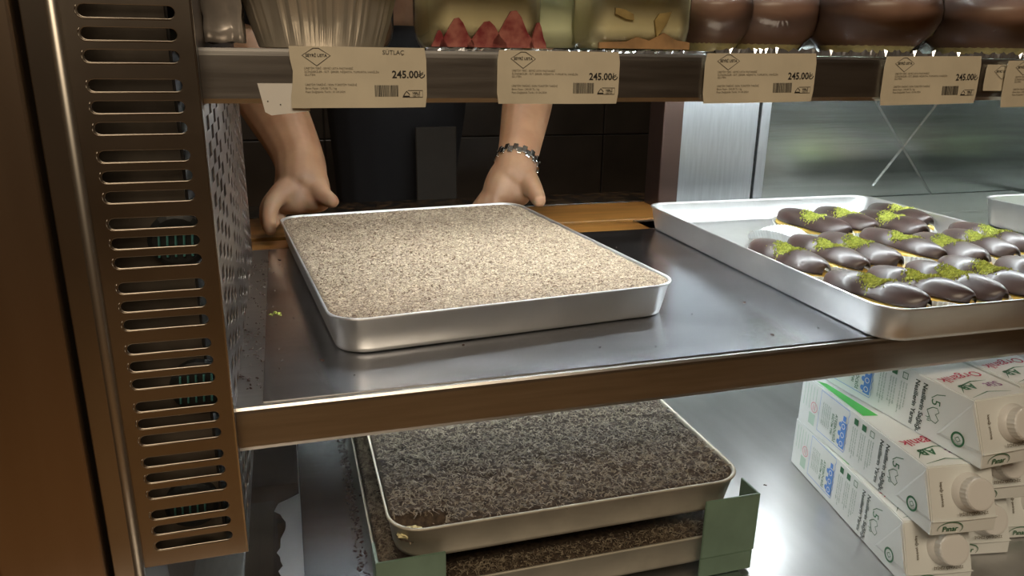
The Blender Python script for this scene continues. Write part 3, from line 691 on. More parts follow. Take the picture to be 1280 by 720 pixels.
# ------------------------------------------------------------------ price tags
def price_tag(x0, x1, z0, z1, label, title=None, tilt=0.0, ymid=-0.0050, cut=False, full=True, price=True):
    w_, h_ = x1 - x0, z1 - z0
    root = empty('price_tag', ((x0 + x1) / 2, ymid, (z0 + z1) / 2), rot=(0, tilt, 0)); tag(root, label, 'price tag', 'price tags along the top shelf')
    def bend(me):  # slight bow of the card towards the viewer in the middle
        for v in me.vertices:
            u = v.co.x / (w_ / 2); q = v.co.y / (h_ / 2)
            v.co.z += 0.0022 * (1 - min(1, u * u)) * (0.4 - 0.6 * q) + 0.0006 * math.sin(u * 5)
    bm = bmesh.new(); n = 20; rws = 5; g = {}
    for j in range(rws + 1):
        for i in range(n + 1):
            u = -1 + 2 * i / n; v = -1 + 2 * j / rws
            x = u * w_ / 2
            if cut and i == 0: x += 0.004 * (1 - abs(v - 0.1))          # torn left edge
            if abs(u) == 1 and abs(v) == 1: x *= 0.975
            g[i, j] = bm.verts.new((x, v * h_ / 2, 0))
    for i in range(n):
        for j in range(rws): bm.faces.new((g[i, j], g[i + 1, j], g[i + 1, j + 1], g[i, j + 1]))
    r_ = bmesh.ops.extrude_face_region(bm, geom=list(bm.faces))
    for v in [e for e in r_['geom'] if isinstance(e, bmesh.types.BMVert)]: v.co.z += 0.0004
    bmesh.ops.recalc_face_normals(bm, faces=bm.faces)
    me = mesh_from(bm); bend(me)
    link('card', me, tag_m, root, rot=(PI / 2, 0, 0))
    k = w_ / 0.106
    if not full: k = 1.0
    ox = -w_ / 2
    def put(bm, name, mt):
        for v in bm.verts: v.co.z += 0.0007
        me = mesh_from(bm); bend(me); return link(name, me, mt, root, rot=(PI / 2, 0, 0))
    lx = ox + 0.0205 * k
    bm = bmesh.new(); cx, cy = ox + 0.0215 * k, h_ / 2 - 0.0065 
    ribbon2d(bm, [(cx - 0.0105 * k, cy), (cx, cy - 0.0075), (cx + 0.0105 * k, cy), (cx + 0.002, cy + 0.0052), (cx - 0.002, cy + 0.0052)], 0.0005, True)
    tb = text_mesh([('SEYRİ USTA', cx, cy - 0.0010, 0.0030 * k, 'CENTER', 0.02, 0)]); me_ = mesh_from(tb); bm.from_mesh(me_)
    put(bm, 'diamond_logo', ink)
    if full:
        tx = ox + 0.0120 * k
        L = [('ÜRETİM YERİ : SEYRİ USTA PASTANESİ', tx, h_ / 2 - 0.0165, 0.0021 * k, 'LEFT', 0, 0),
             ('İÇİNDEKİLER : SÜT, ŞEKER, NİŞASTA, YUMURTA, VANİLİN', tx, h_ / 2 - 0.0190, 0.0021 * k, 'LEFT', 0, 0),
             ('GLUTEN', tx, h_ / 2 - 0.0212, 0.0021 * k, 'LEFT', 0, 0),
             ('ÜRETİM TARİHİ / SON TÜKETİM TARİHİ', tx, h_ / 2 - 0.0285, 0.0021 * k, 'LEFT', 0, 0),
             ('Birim Fiyatı : 245.00 TL / kg', tx, h_ / 2 - 0.0311, 0.0021 * k, 'LEFT', 0, 0),
             ('Fiyat Değişiklik Tarihi : 01.04.2024', tx, h_ / 2 - 0.0337, 0.0021 * k, 'LEFT', 0, 0)]
        put(text_mesh(L), 'small_print', ink_grey)
        px = w_ / 2 - 0.0065 * k; py = h_ / 2 - 0.0225
        bm = text_mesh([('245.00', px, py, 0.0078 * k, 'RIGHT', 0.022, 0)])
        s = 0.0052 * k; bx = px + 0.0012      # lira sign drawn as strokes
        ribbon2d(bm, [(bx, py + s * 1.05), (bx, py + s * 0.1), (bx + s * 0.25, py), (bx + s * 0.6, py + s * 0.2), (bx + s * 0.72, py + s * 0.5)], 0.0008)
        ribbon2d(bm, [(bx - s * 0.25, py + s * 0.42), (bx + s * 0.5, py + s * 0.82)], 0.0005); ribbon2d(bm, [(bx - s * 0.25, py + s * 0.2), (bx + s * 0.5, py + s * 0.6)], 0.0005)
        put(bm, 'price_lettering', ink)
        bm = bmesh.new(); R = random.Random(2); x = w_ / 2 - 0.0415 * k; xe = x + 0.0185 * k
        while x < xe:
            d_ = R.choice((0.0004, 0.0004, 0.0007)) * k; rect2d(bm, x, -h_ / 2 + 0.0085, x + d_, -h_ / 2 + 0.0170); x += d_ + R.choice((0.0003, 0.0005)) * k
        put(bm, 'barcode', ink)
        bm = bmesh.new(); x = w_ / 2 - 0.0195 * k; zb = -h_ / 2 + 0.0078
        ribbon2d(bm, [(x + 0.005 * k, zb), (x + 0.016 * k, zb), (x + 0.016 * k, zb + 0.0052), (x + 0.004 * k, zb + 0.0052)], 0.0004)
        ribbon2d(bm, [(x, zb), (x + 0.001, zb + 0.002), (x + 0.003 * k, zb + 0.0046), (x + 0.0055 * k, zb + 0.002)], 0.0007); ribbon2d(bm, [(x, zb + 0.0006), (x + 0.0055 * k, zb + 0.0006)], 0.0013)
        tb = text_mesh([('YERLİ', x + 0.0108 * k, zb + 0.0022, 0.0024 * k, 'CENTER', 0.03, 0), ('ÜRETİM', x + 0.0108 * k, zb + 0.0004, 0.0017 * k, 'CENTER', 0.0, 0)]); me_ = mesh_from(tb); bm.from_mesh(me_)
        put(bm, 'origin_mark', ink)
    if title: put(text_mesh([(title, w_ / 2 - 0.026 * k, h_ / 2 - 0.0052, 0.0047 * k, 'CENTER', 0.0, 0)]), 'title_lettering', ink)
    return root
price_tag(0.0075, 0.1125, 0.2462, 0.2912, 'kraft price tag with the title SÜTLAÇ under the foil cup', 'SÜTLAÇ', cut=True)
price_tag(0.1700, 0.2775, 0.2485, 0.2905, 'kraft price tag with a lifted top corner under the strawberry tub', tilt=0.004)
price_tag(0.3580, 0.4730, 0.2487, 0.2912, 'kraft price tag under the leftmost chocolate puddings', tilt=-0.012)
price_tag(0.5480, 0.6640, 0.2462, 0.2910, 'kraft price tag under the large middle chocolate pudding', tilt=-0.015)
price_tag(0.6710, 0.7300, 0.2590, 0.2840, 'small faded tag half hidden behind the rightmost price tag', full=False, ymid=-0.0042)
price_tag(0.6930, 0.8060, 0.2440, 0.2890, 'rightmost kraft price tag, cut off by the photo edge', ymid=-0.0072, tilt=-0.02)
bm = bmesh.new(); vs = [bm.verts.new((x, 0, z)) for x, z in ((-0.0185, 0.012), (0.0185, 0.012), (0.0185, -0.0085), (-0.010, -0.0115), (-0.0145, -0.009))]
bm.faces.new(vs); r_ = bmesh.ops.extrude_face_region(bm, geom=list(bm.faces))
for v in [e for e in r_['geom'] if isinstance(e, bmesh.types.BMVert)]: v.co.y += 0.0005
bmesh.ops.recalc_face_normals(bm, faces=bm.faces)
o = fin('white_tag', bm, tag_w, None, (0.0035, -0.0036, 0.2522)); tag(o, 'blank white card hanging below the first price tag', 'card')
for (x, z) in ((-0.012, -0.001), (-0.003, -0.0035)):
    fin('rivet_dot', lathe(bmesh.new(), [(0.0005, 0), (0.0005, 0.0004)], 8), ink, o, (x, 0.0, z), (PI / 2, 0, 0))

# ------------------------------------------------------------------ milk cartons lying on their sides
CW, CH, CL = 0.078, 0.070, 0.262
green_i = mat('green_ink', (0.035, 0.16, 0.07), 0.5); red_i = mat('red_ink', (0.55, 0.03, 0.09), 0.5)
blue_i = mat('blue_ink', (0.12, 0.30, 0.75), 0.5); pale_i = mat('pale_green_ink', (0.50, 0.66, 0.55), 0.5)
black_i = mat('dark_green_ink', (0.03, 0.05, 0.035), 0.5); purple_i = mat('purple_ink', (0.30, 0.12, 0.28), 0.5)
lime_i = mat('lime_ink', (0.10, 0.62, 0.12), 0.5)
def carton(x, y, z, rz, label):
    """local: x = width to the right, y = length to the back (cap end at y=0), z = thickness. Printed side faces -x, big front face up."""
    root = empty('milk_carton', (x, y, z), rz); tag(root, label, 'carton', 'milk cartons lying on the bottom deck')
    bm = bmesh.new()
    prof = [(-0.011, 0.0), (-0.010, 0.0165), (0.012, CH), (CL, CH), (CL, 0.0)]
    loft(bm, [[(xx, p[0], p[1]) for p in prof] for xx in (0, CW)])
    bmesh.ops.recalc_face_normals(bm, faces=bm.faces)
    bmesh.ops.bevel(bm, geom=list(bm.edges), offset=0.0012, segments=2, affect='EDGES')
    fin('carton_body', bm, carton_m, root)
    # cap on the slanted panel
    sl_a = math.atan2(0.022, CH - 0.0165)     # slant of the panel from vertical
    cx, cz = CW * 0.60, 0.043; cy = -0.010 + (cz - 0.0165) * 0.022 / (CH - 0.0165)
    cap = empty('screw_cap', (cx, cy, cz), rot=(PI / 2 - sl_a, 0, 0)); cap.parent = root
    fin('neck', lathe(bmesh.new(), [(0.021, -0.002), (0.021, 0.002), (0.0185, 0.0035), (0.0180, 0.0075)], 32), white_pl, cap, smooth=True)
    bm = bmesh.new(); n = 48; rings = []
    for (r, zz, rib) in ((0.0172, 0.0065, 1), (0.0172, 0.0165, 1), (0.0162, 0.0180, 0), (0.0140, 0.0183, 0)):
        rings.append([bm.verts.new(((r + (0.0004 if k % 2 and rib else 0)) * math.cos(2 * PI * k / n), (r + (0.0004 if k % 2 and rib else 0)) * math.sin(2 * PI * k / n), zz)) for k in range(n)])
    for a, b in zip(rings, rings[1:]):
        for k in range(n): bm.faces.new((a[k], a[(k + 1) % n], b[(k + 1) % n], b[k]))
    bm.faces.new(list(reversed(rings[0]))); bm.faces.new(rings[-1])
    fin('lid', bm, white_pl, cap)
    # fin (sealed fold) across the end and the triangular flap on the printed side
    bm = bmesh.new(); tube(bm, [(0.0, -0.0105, 0.0170), (CW * 0.5, -0.0118, 0.0175), (CW, -0.0105, 0.0170)], 0.0009, 6); fin('sealed_fold', bm, carton_m, root)
    bm = bmesh.new(); fv = [bm.verts.new(p) for p in ((-0.0004, -0.008, 0.0165), (-0.0004, 0.050, 0.012), (-0.0004, 0.012, CH - 0.002), (-0.0016, -0.007, 0.020), (-0.0016, 0.044, 0.016), (-0.0012, 0.013, CH - 0.007))]
    for q in ((3, 4, 5), (0, 1, 4, 3), (1, 2, 5, 4), (2, 0, 3, 5)): bm.faces.new([fv[i] for i in q])
    bmesh.ops.recalc_face_normals(bm, faces=bm.faces)
    fin('side_flap', bm, carton_m, root)
    # --- printing on the side. Drawing frame: X' = reading direction (-z), Y' = towards the cap (-y)
    side = Matrix(((0, 0, -1, -0.0006), (0, -1, 0, 0), (-1, 0, 0, CH), (0, 0, 0, 1)))   # (u, v, n) -> (x, y, z)
    def put_side(bm, name, mt, out=0.0):
        for v in bm.verts: v.co = side @ Vector((v.co.x, v.co.y, out))
        return fin(name, bm, mt, root)
    U0 = 0.006
    bm = text_mesh([('Nesillerin Sağlığı,', U0 + 0.001, -0.0775, 0.0086, 'LEFT', 0.025, 0), ('Nesillerin Yarını', U0 + 0.001, -0.0885, 0.0086, 'LEFT', 0.025, 0)])
    put_side(bm, 'slogan_lettering', black_i)
    bm = text_mesh([('5', 0.024, -0.063, 0.017, 'CENTER', 0.0, 0.1), ('yıl', 0.043, -0.066, 0.007, 'LEFT', 0, 0.2)])
    ribbon2d(bm, [(0.010, -0.047), (0.014, -0.058), (0.020, -0.064)], 0.0009)
    hp = [(0.036, -0.067), (0.030, -0.060), (0.029, -0.054), (0.033, -0.051), (0.037, -0.055), (0.042, -0.050), (0.047, -0.053), (0.046, -0.060), (0.036, -0.067)]
    ribbon2d(bm, hp, 0.0009, False)
    put_side(bm, 'heart_logo', green_i)
    bm = bmesh.new(); ribbon2d(bm, circ(0.050, -0.021, 0.0075, 24), 0.0024, True); ribbon2d(bm, [(0.047, -0.021), (0.050, -0.0175), (0.053, -0.021), (0.050, -0.0245)], 0.001, True)
    put_side(bm, 'round_green_mark', green_i, 0.0016)
    bm = bmesh.new()
    for k, yy in enumerate((-0.104, -0.120, -0.136)):
        if k == 0: continue
        rect2d(bm, 0.006, yy - 0.004, 0.014, yy + 0.004)
    ribbon2d(bm, [(0.0065, -0.1075), (0.0135, -0.1075), (0.0135, -0.1005), (0.0065, -0.1005)], 0.0012, True)
    put_side(bm, 'icon_squares', green_i)
    L = []
    for k, yy in enumerate((-0.101, -0.105, -0.109, -0.117, -0.121, -0.125, -0.133, -0.137, -0.141)):
        L.append(('Günlük bir bardak süt ile sağlıklı nesiller'[: 28 + (k * 5) % 12], 0.018, yy, 0.0028, 'LEFT', 0, 0))
    put_side(text_mesh(L), 'small_print', green_i)
    # blue wavy panel with a small lorry and its words
    bm = bmesh.new(); pts = [(0.003, -0.150), (0.060, -0.150)]
    pts = [(0.003 + 0.0575 * k / 12, -0.152 + 0.0016 * (k % 2)) for k in range(13)] + [(0.0605, -0.214)] + [(0.003, -0.214)]
    ribbon2d(bm, pts, 0.0007, True)
    rect2d(bm, 0.022, -0.164, 0.058, -0.153, 0.0); 
    for cx_ in (0.028, 0.040, 0.052): bm.faces.new([bm.verts.new((p[0], p[1], 0)) for p in circ(cx_, -0.1655, 0.0035, 12)])
    rect2d(bm, 0.014, -0.162, 0.021, -0.156)
    put_side(bm, 'blue_lorry_panel', blue_i)
    bm = bmesh.new()
    for cx_ in (0.028, 0.040, 0.052): ribbon2d(bm, circ(cx_, -0.159, 0.0032, 14), 0.0011, True)
    put_side(bm, 'lorry_rings', carton_m, 0.0003)
    put_side(text_mesh([('ATEŞBÖCEĞİ', 0.020, -0.178, 0.0062, 'LEFT', 0.02, 0), ('EĞİTİM TIRI', 0.022, -0.185, 0.0054, 'LEFT', 0.02, 0)] + [('okul okul geziyor çocuklarla', 0.016, -0.191 - 0.004 * k, 0.0028, 'LEFT', 0, 0) for k in range(5)]), 'panel_lettering', green_i)
    bm = bmesh.new()
    rect2d(bm, 0.044, -0.236, 0.060, -0.222)
    for k in range(5): rect2d(bm, 0.006, -0.2245 - k * 0.007, 0.040 if k != 1 else 0.026, -0.2235 - k * 0.007)
    put_side(bm, 'pale_green_print', pale_i)
    bm = bmesh.new(); ribbon2d(bm, circ(0.034, -0.226, 0.007, 18), 0.0010, True); ribbon2d(bm, [(0.030, -0.224), (0.038, -0.224)], 0.001); ribbon2d(bm, [(0.030, -0.228), (0.038, -0.228)], 0.001)
    put_side(bm, 'pink_ring', mat('pink_ink', (0.80, 0.30, 0.34), 0.5), 0.0003)
    # --- printing on the broad face (up). u = -x ... reading direction when the cap is up
    topm = Matrix(((-1, 0, 0, CW), (0, -1, 0, 0), (0, 0, 1, CH + 0.0005), (0, 0, 0, 1)))
    def put_top(bm, name, mt, out=0.0):
        for v in bm.verts: v.co = topm @ Vector((v.co.x, v.co.y, out))
        return fin(name, bm, mt, root)
    bm = text_mesh([('Organik', 0.010, -0.074, 0.019, 'LEFT', 0.01, 0.1)]); put_top(bm, 'red_script', red_i)
    bm = text_mesh([('AB', 0.045, -0.047, 0.017, 'LEFT', 0.03, 0.0)])
    ribbon2d(bm, [(0.020, -0.050), (0.040, -0.052), (0.060, -0.046), (0.074, -0.030)], [0.0004, 0.002, 0.002, 0.0004]); ribbon2d(bm, [(0.018, -0.020), (0.045, -0.026), (0.074, -0.018)], [0.0004, 0.0016, 0.0004])
    put_top(bm, 'green_swoosh', green_i)
    bm = text_mesh([('Süt', 0.012, -0.045, 0.016, 'LEFT', 0.02, 0.05)]); put_top(bm, 'purple_lettering', purple_i)
    bm = bmesh.new(); vs = [bm.verts.new((p[0], p[1], 0)) for p in ((0.055, -0.130), (0.074, -0.132), (0.074, -0.235), (0.066, -0.225))]; bm.faces.new(vs); put_top(bm, 'green_band', lime_i)
    # --- cap end: brand oval and small marks
    bm = text_mesh([('Pınar', 0.0, 0.0, 0.009, 'CENTER', 0.02, 0)]); 
    ribbon2d(bm, circ(0, 0.003, 0.015, 20, -0.6, PI + 0.4, 0.008), [0.0004 + 0.0008 * math.sin(PI * k / 19) for k in range(20)])
    # lower strip runs from (y=0.006,z=0) to (y=-0.010,z=0.0165)
    a_ = 0.06
    o = fin('brand_mark', bm, green_i, root, (0.022, -0.0118, 0.0050), (PI / 2, 0, 0))
    L = [('İTİNİZ ÇEVİRİNİZ', 0.0, -0.0335, 0.0040, 'CENTER', 0.02, 0)]
    o = fin('cap_lettering', text_mesh(L), ink_grey, root, (CW * 0.60, cy - 0.0006, cz + 0.011), (PI / 2 - sl_a, 0, 0))
    o = fin('side_lettering', text_mesh([('kapağı çeviriniz', 0, 0, 0.0042, 'CENTER', 0.02, -PI / 2)]), ink_grey, root, (0.013, cy - 0.0008, cz), (PI / 2 - sl_a, 0, 0))
    return root
DK = -0.27
carton(0.6245, -0.062, DK + 0.0005, math.radians(-10), 'bottom milk carton of the left stack, touching the deck')
carton(0.6340, -0.071, DK + 0.0715, math.radians(-7), 'middle milk carton of the left stack, its red script showing on top')
carton(0.6855, -0.069, DK + 0.1425, math.radians(1.5), 'top milk carton just under the wide shelf, red and purple lettering on top')
carton(0.7150, -0.030, DK + 0.0005, math.radians(-10), 'shaded milk carton on the deck behind the bottom left one')
carton(0.7260, -0.030, DK + 0.0715, math.radians(-7), 'shaded milk carton under the rightmost upper one')
carton(0.7700, -0.050, DK + 0.1425, math.radians(1.5), 'milk carton at the right edge beside the topmost left one')
carton(0.8080, -0.020, DK + 0.0005, math.radians(-10), 'deeply shaded milk carton on the deck at the right edge')
carton(0.8180, -0.020, DK + 0.0715, math.radians(-7), 'deeply shaded milk carton at the right edge, second from the deck')

# ------------------------------------------------------------------ crumbs
def crumbs(name, n, fx, z, s0, s1, mt, label, parent=None):
    R = random.Random(n); vs, fs = [], []
    for _ in range(n):
        x, y = fx(R); s = R.uniform(s0, s1); a = R.uniform(0, 6.28); b = len(vs); l = R.uniform(1, 2.6)
        for q in ((-l, -1, 0), (l, -0.8, 0), (l, 1, 0), (-l, 0.7, 0), (-l * 0.6, -0.5, 1.2), (l * 0.7, 0.1, 1.0)):
            vs.append((x + s * (q[0] * math.cos(a) - q[1] * math.sin(a)), y + s * (q[0] * math.sin(a) + q[1] * math.cos(a)), z + s * q[2]))
        fs += [(b, b + 1, b + 5, b + 4), (b + 1, b + 2, b + 5), (b + 2, b + 3, b + 4, b + 5), (b + 3, b, b + 4), (b, b + 3, b + 2, b + 1)]
    me = bpy.data.meshes.new(name); me.from_pydata(vs, [], fs); o = link(name, me, mt, parent); tag(o, label, None if parent else 'crumbs', kind='stuff'); return o
crumb_m = mat('dark_crumb', (0.055, 0.028, 0.02), 0.6)
crumbs('chocolate_crumbs', 150, lambda R: (R.uniform(-0.053, -0.033) if R.random() < 0.8 else R.uniform(-0.033, -0.012), R.uniform(0.03, 0.48)), 0.0012, 0.0004, 0.0011, crumb_m, 'dark chocolate crumbs in the gap between the duct and the steel sheet')
crumbs('chocolate_crumbs', 26, lambda R: (R.uniform(-0.03, 0.60), R.uniform(0.02, 0.5)), 0.0016, 0.0005, 0.0012, crumb_m, 'few dark crumbs scattered on the steel sheet')
crumbs('pistachio_crumbs', 9, lambda R: (-0.021 + R.gauss(0, 0.003), 0.235 + R.gauss(0, 0.004)), 0.0016, 0.0008, 0.0015, pist, 'yellow-green nut crumbs on the steel sheet left of the held tray')
crumbs('chocolate_crumbs', 420, lambda R: (R.uniform(0.046, 0.0585), R.uniform(-0.1, 0.45)), -0.2675, 0.0005, 0.0011, crumb_m, 'dark crumbs along the left foot of the tray stack')
crumbs('chocolate_crumbs', 14, lambda R: (R.uniform(0.0, 0.6), R.uniform(-0.05, 0.4)), -0.2674, 0.0008, 0.0013, crumb_m, 'single crumbs dotted over the bottom sheet')
# spilled liquid left of the sheet, widened to paint the duct's dark reflection
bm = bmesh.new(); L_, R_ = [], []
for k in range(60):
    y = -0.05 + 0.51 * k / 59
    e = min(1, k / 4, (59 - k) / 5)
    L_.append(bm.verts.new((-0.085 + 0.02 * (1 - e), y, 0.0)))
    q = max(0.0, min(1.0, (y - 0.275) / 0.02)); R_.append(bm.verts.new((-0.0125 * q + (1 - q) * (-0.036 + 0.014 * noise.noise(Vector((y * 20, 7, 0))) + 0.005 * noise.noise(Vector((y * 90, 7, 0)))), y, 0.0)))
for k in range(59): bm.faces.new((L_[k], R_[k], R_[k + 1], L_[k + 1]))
o = fin('spill', bm, mat('wet_duct_reflection', (0.055, 0.045, 0.038), 0.10, scale=14, col2=(0.025, 0.02, 0.017), coat=1.0), None, (0, 0, -0.2698), smooth=True); tag(o, 'dark wet spill with painted duct reflection on the deck between the duct foot and the blue-grey sheet', 'spill')

# ------------------------------------------------------------------ person
def skin_obj(chains, name, mt, parent=None, voxel=0.0035, sub=1, smooth=4):
    """chains: list of lists of (x, y, z, r); each chain is its own rooted skeleton; fused by a voxel remesh"""
    bm = bmesh.new(); lay = bm.verts.layers.skin.verify(); roots = []
    for ch in chains:
        prev = None
        for i, (x, y, z, r) in enumerate(ch):
            v = bm.verts.new((x, y, z)); rr = r if isinstance(r, tuple) else (r, r)
            v[lay].radius = rr
            if i == 0: v[lay].use_root = True
            if prev: bm.edges.new((prev, v))
            prev = v
    me = mesh_from(bm, name); o = bpy.data.objects.new(name, me); COL.objects.link(o)
    s = o.modifiers.new('s', 'SKIN'); s.use_smooth_shade = True; s.branch_smoothing = 0.5
    ss = o.modifiers.new('u', 'SUBSURF'); ss.levels = 2; ss.render_levels = 2
    rm = o.modifiers.new('r', 'REMESH'); rm.mode = 'VOXEL'; rm.voxel_size = voxel; rm.use_smooth_shade = True
    sm = o.modifiers.new('m', 'SMOOTH'); sm.iterations = smooth; sm.factor = 0.5
    dg = bpy.context.evaluated_depsgraph_get(); me2 = bpy.data.meshes.new_from_object(o.evaluated_get(dg))
    bpy.data.objects.remove(o)
    return link(name, me2, mt, parent, smooth=True)
person = empty('person', (0.24, 1.05, -1.02)); tag(person, 'person in a black shirt reaching in with bare forearms to hold the tray', 'person')
inv = Vector((-0.24, -1.05, 1.02))
def rel(ch): return [(x + inv.x, y + inv.y, z + inv.z, r) for (x, y, z, r) in ch]
armR = [(0.085, 1.02, 0.345, 0.060), (-0.03, 1.00, 0.30, 0.060), (-0.062, 0.965, 0.285, 0.060), (-0.030, 0.88, 0.222, 0.064), (-0.006, 0.82, 0.178, 0.060), (0.014, 0.765, 0.138, 0.050), (0.026, 0.722, 0.108, 0.045), (0.027, 0.695, 0.090, 0.046), (0.023, 0.675, 0.074, 0.044), (0.020, 0.662, 0.058, 0.034)]
armL = [(0.405, 1.02, 0.345, 0.060), (0.50, 1.00, 0.30, 0.056), (0.515, 0.955, 0.285, 0.056), (0.488, 0.89, 0.232, 0.056), (0.462, 0.83, 0.185, 0.053), (0.432, 0.765, 0.138, 0.045), (0.412, 0.720, 0.106, 0.040), (0.399, 0.696, 0.088, 0.042), (0.388, 0.680, 0.068, 0.040), (0.378, 0.670, 0.054, 0.032)]
palmR = [[(0.030, 0.705, 0.098, 0.040), (0.014, 0.680, 0.072, 0.038), (0.008, 0.666, 0.048, 0.034), (0.006, 0.660, 0.026, 0.026)],
         [(0.030, 0.705, 0.098, 0.038), (0.036, 0.684, 0.072, 0.038), (0.040, 0.670, 0.048, 0.036), (0.040, 0.664, 0.026, 0.028)]]
palmL = [[(0.406, 0.708, 0.096, 0.036), (0.376, 0.686, 0.066, 0.037), (0.362, 0.672, 0.044, 0.034), (0.356, 0.664, 0.024, 0.026)],
         [(0.406, 0.708, 0.096, 0.036), (0.398, 0.688, 0.066, 0.036), (0.392, 0.674, 0.044, 0.034), (0.388, 0.666, 0.024, 0.026)]]
handR = [   # right hand (left in the photo): fingers wrap the left rear corner, thumb on the rear rim
 [(0.016, 0.668, 0.074, 0.026), (-0.006, 0.648, 0.070, 0.0200), (-0.024, 0.624, 0.056, 0.0155), (-0.0300, 0.600, 0.034, 0.0120), (-0.0270, 0.578, 0.014, 0.0100)],
 [(0.010, 0.674, 0.068, 0.026), (-0.012, 0.658, 0.062, 0.0190), (-0.031, 0.642, 0.048, 0.0140), (-0.0340, 0.624, 0.028, 0.0120), (-0.0290, 0.606, 0.0135, 0.0100)],
 [(0.006, 0.680, 0.068, 0.018), (-0.012, 0.674, 0.054, 0.0155), (-0.028, 0.662, 0.038, 0.0130), (-0.0280, 0.648, 0.022, 0.0115), (-0.0190, 0.634, 0.013, 0.0100)],
 [(0.008, 0.690, 0.062, 0.016), (-0.006, 0.688, 0.046, 0.0130), (-0.016, 0.678, 0.030, 0.0115), (-0.0140, 0.664, 0.018, 0.0100), (-0.0060, 0.650, 0.013, 0.0090)],
 [(0.028, 0.700, 0.092, 0.030), (0.042, 0.676, 0.078, 0.0255), (0.050, 0.652, 0.066, 0.0185), (0.063, 0.634, 0.0560, 0.0145), (0.0790, 0.619, 0.0500, 0.0115)],
]
handL = [
 [(0.384, 0.680, 0.070, 0.026), (0.366, 0.668, 0.060, 0.0165), (0.352, 0.658, 0.044, 0.0140), (0.348, 0.650, 0.026, 0.0120), (0.352, 0.642, 0.013, 0.0100)],
 [(0.380, 0.684, 0.066, 0.026), (0.358, 0.674, 0.056, 0.0165), (0.342, 0.664, 0.040, 0.0140), (0.334, 0.656, 0.023, 0.0120), (0.336, 0.646, 0.012, 0.0100)],
 [(0.374, 0.686, 0.064, 0.018), (0.352, 0.682, 0.052, 0.0155), (0.334, 0.672, 0.036, 0.0130), (0.322, 0.660, 0.021, 0.0110), (0.320, 0.650, 0.012, 0.0100)],
 [(0.370, 0.690, 0.060, 0.016), (0.348, 0.688, 0.046, 0.0140), (0.330, 0.678, 0.031, 0.0115), (0.314, 0.668, 0.018, 0.0100), (0.308, 0.656, 0.011, 0.0090)],
 [(0.404, 0.698, 0.084, 0.028), (0.412, 0.668, 0.070, 0.0250), (0.416, 0.638, 0.058, 0.0185), (0.414, 0.608, 0.0500, 0.0150), (0.409, 0.580, 0.0460, 0.0115)],
]
neck = [(0.25, 1.06, 0.30, 0.06), (0.25, 1.06, 0.38, 0.056), (0.25, 1.04, 0.44, 0.055)]
head = [(0.25, 1.045, 0.46, (0.060, 0.066)), (0.25, 1.02, 0.50, (0.072, 0.085)), (0.25, 1.03, 0.56, (0.080, 0.095)), (0.25, 1.05, 0.62, (0.070, 0.082))]
nose = [(0.25, 0.945, 0.535, 0.010), (0.25, 0.925, 0.515, 0.013)]
ears = [[(0.168, 1.04, 0.545, 0.010), (0.162, 1.045, 0.515, 0.013), (0.170, 1.045, 0.495, 0.009)], [(0.332, 1.04, 0.545, 0.010), (0.338, 1.045, 0.515, 0.013), (0.330, 1.045, 0.495, 0.009)]]
torso = [(0.25, 1.18, -0.12, (0.14, 0.10)), (0.25, 1.16, 0.0, (0.135, 0.095)), (0.25, 1.12, 0.14, (0.15, 0.10)), (0.25, 1.08, 0.25, (0.155, 0.10)), (0.25, 1.06, 0.32, (0.10, 0.07))]
body = skin_obj([rel(c) for c in [armR, armL, torso, neck, head, nose] + ears + handR + handL + palmR + palmL], 'body', skin_m, person, voxel=0.0028, smooth=9)
sh = [rel([(x, y, z, tuple(q * 1.12 for q in r)) for (x, y, z, r) in torso]),
      rel([(0.12, 1.04, 0.325, 0.085), (0.03, 1.02, 0.325, 0.086), (-0.040, 0.995, 0.305, 0.088), (-0.060, 0.965, 0.285, 0.090)]), rel([(0.38, 1.04, 0.325, 0.085), (0.46, 1.02, 0.325, 0.084), (0.510, 0.985, 0.300, 0.084), (0.514, 0.960, 0.286, 0.084)]), rel([(0.25, 1.07, 0.20, 0.12), (0.25, 1.06, 0.30, 0.115), (0.25, 1.06, 0.345, 0.085)]),
      rel([(0.17, 1.2, -0.10, 0.105), (0.16, 1.22, -0.5, 0.085), (0.16, 1.24, -0.95, 0.06)]), rel([(0.33, 1.2, -0.10, 0.105), (0.34, 1.22, -0.5, 0.085), (0.34, 1.24, -0.95, 0.06)])]
shirt = skin_obj(sh, 'black_clothing', shirt_m, person, voxel=0.008, smooth=4)
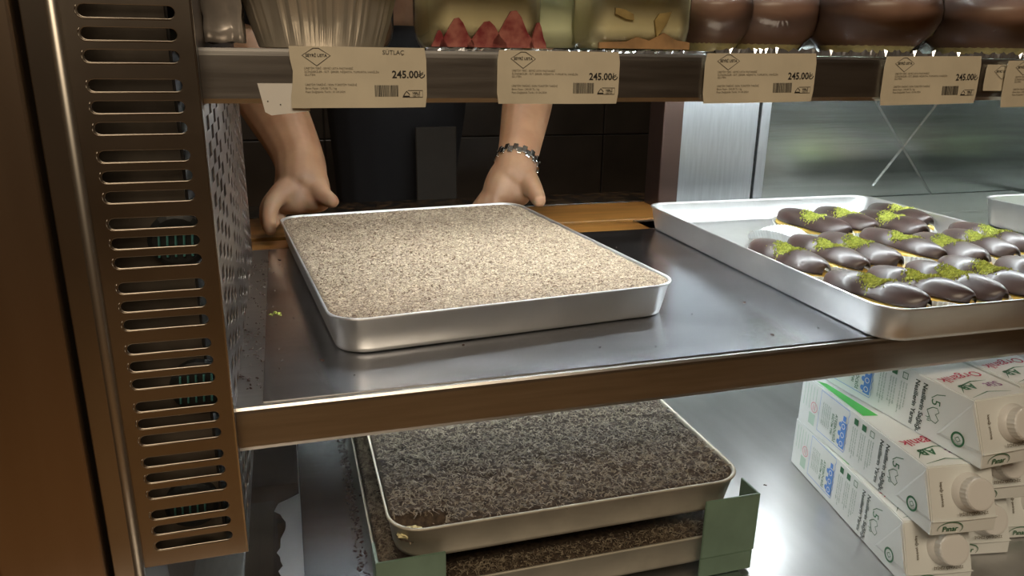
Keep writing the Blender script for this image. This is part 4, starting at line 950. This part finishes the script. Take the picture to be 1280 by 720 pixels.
bm = bmesh.new(); box(bm, 0.268 + inv.x, 0.356 + inv.x, 0.985 + inv.y, 0.990 + inv.y, -0.20 + inv.z, 0.135 + inv.z, 0.002, 1)
fin('apron', bm, apron_m, person)
hr = skin_obj([rel([(0.25, 1.07, 0.52, (0.078, 0.085)), (0.25, 1.075, 0.58, (0.086, 0.095)), (0.25, 1.06, 0.645, (0.074, 0.082))])], 'hair', hair_m, person, voxel=0.008)
for sx in (-0.031, 0.031):
    fin('eye', lathe(bmesh.new(), [(0.001, -0.011), (0.008, -0.007), (0.011, 0), (0.008, 0.007), (0.001, 0.011)], 12), white_pl, person, (0.25 + sx + inv.x, 0.950 + inv.y, 0.55 + inv.z), smooth=True)
bm = bmesh.new(); tube(bm, [(0.228 + inv.x, 0.940 + inv.y, 0.488 + inv.z), (0.25 + inv.x, 0.934 + inv.y, 0.486 + inv.z), (0.272 + inv.x, 0.940 + inv.y, 0.488 + inv.z)], 0.005, 8)
fin('mouth', bm, mat('lip_skin', (0.42, 0.14, 0.11), 0.5), person)
# metal link bracelet on the hand at the right of the photo
wr = Vector((0.4060, 0.706, 0.0960)); ax = Vector((0.42, 0.62, 0.66)).normalized()
u_ = ax.cross(Vector((0, 0, 1))).normalized(); v_ = ax.cross(u_).normalized()
bc = empty('bracelet', wr); tag(bc, 'silver link bracelet around the wrist at the right', 'bracelet')
silver = mat('silver', (0.70, 0.71, 0.72), 0.15, 1.0); lk = bmesh.new(); box(lk, -0.0046, 0.0046, -0.0072, 0.0072, -0.0022, 0.0022, 0.0014, 2); lme = mesh_from(lk, 'link'); lme.materials.append(silver)
NL = 30
for k in range(NL):
    a = 2 * PI * k / NL; rad = 0.0395
    nrm = (u_ * math.cos(a) + v_ * math.sin(a)); tn = (-u_ * math.sin(a) + v_ * math.cos(a))
    mm = Matrix((tn, ax, nrm)).transposed().to_4x4()
    l_ = link('chain_link', lme, parent=bc); l_.matrix_local = Matrix.Translation(nrm * rad + ax * (0.0030 if k % 2 else -0.0030)) @ mm
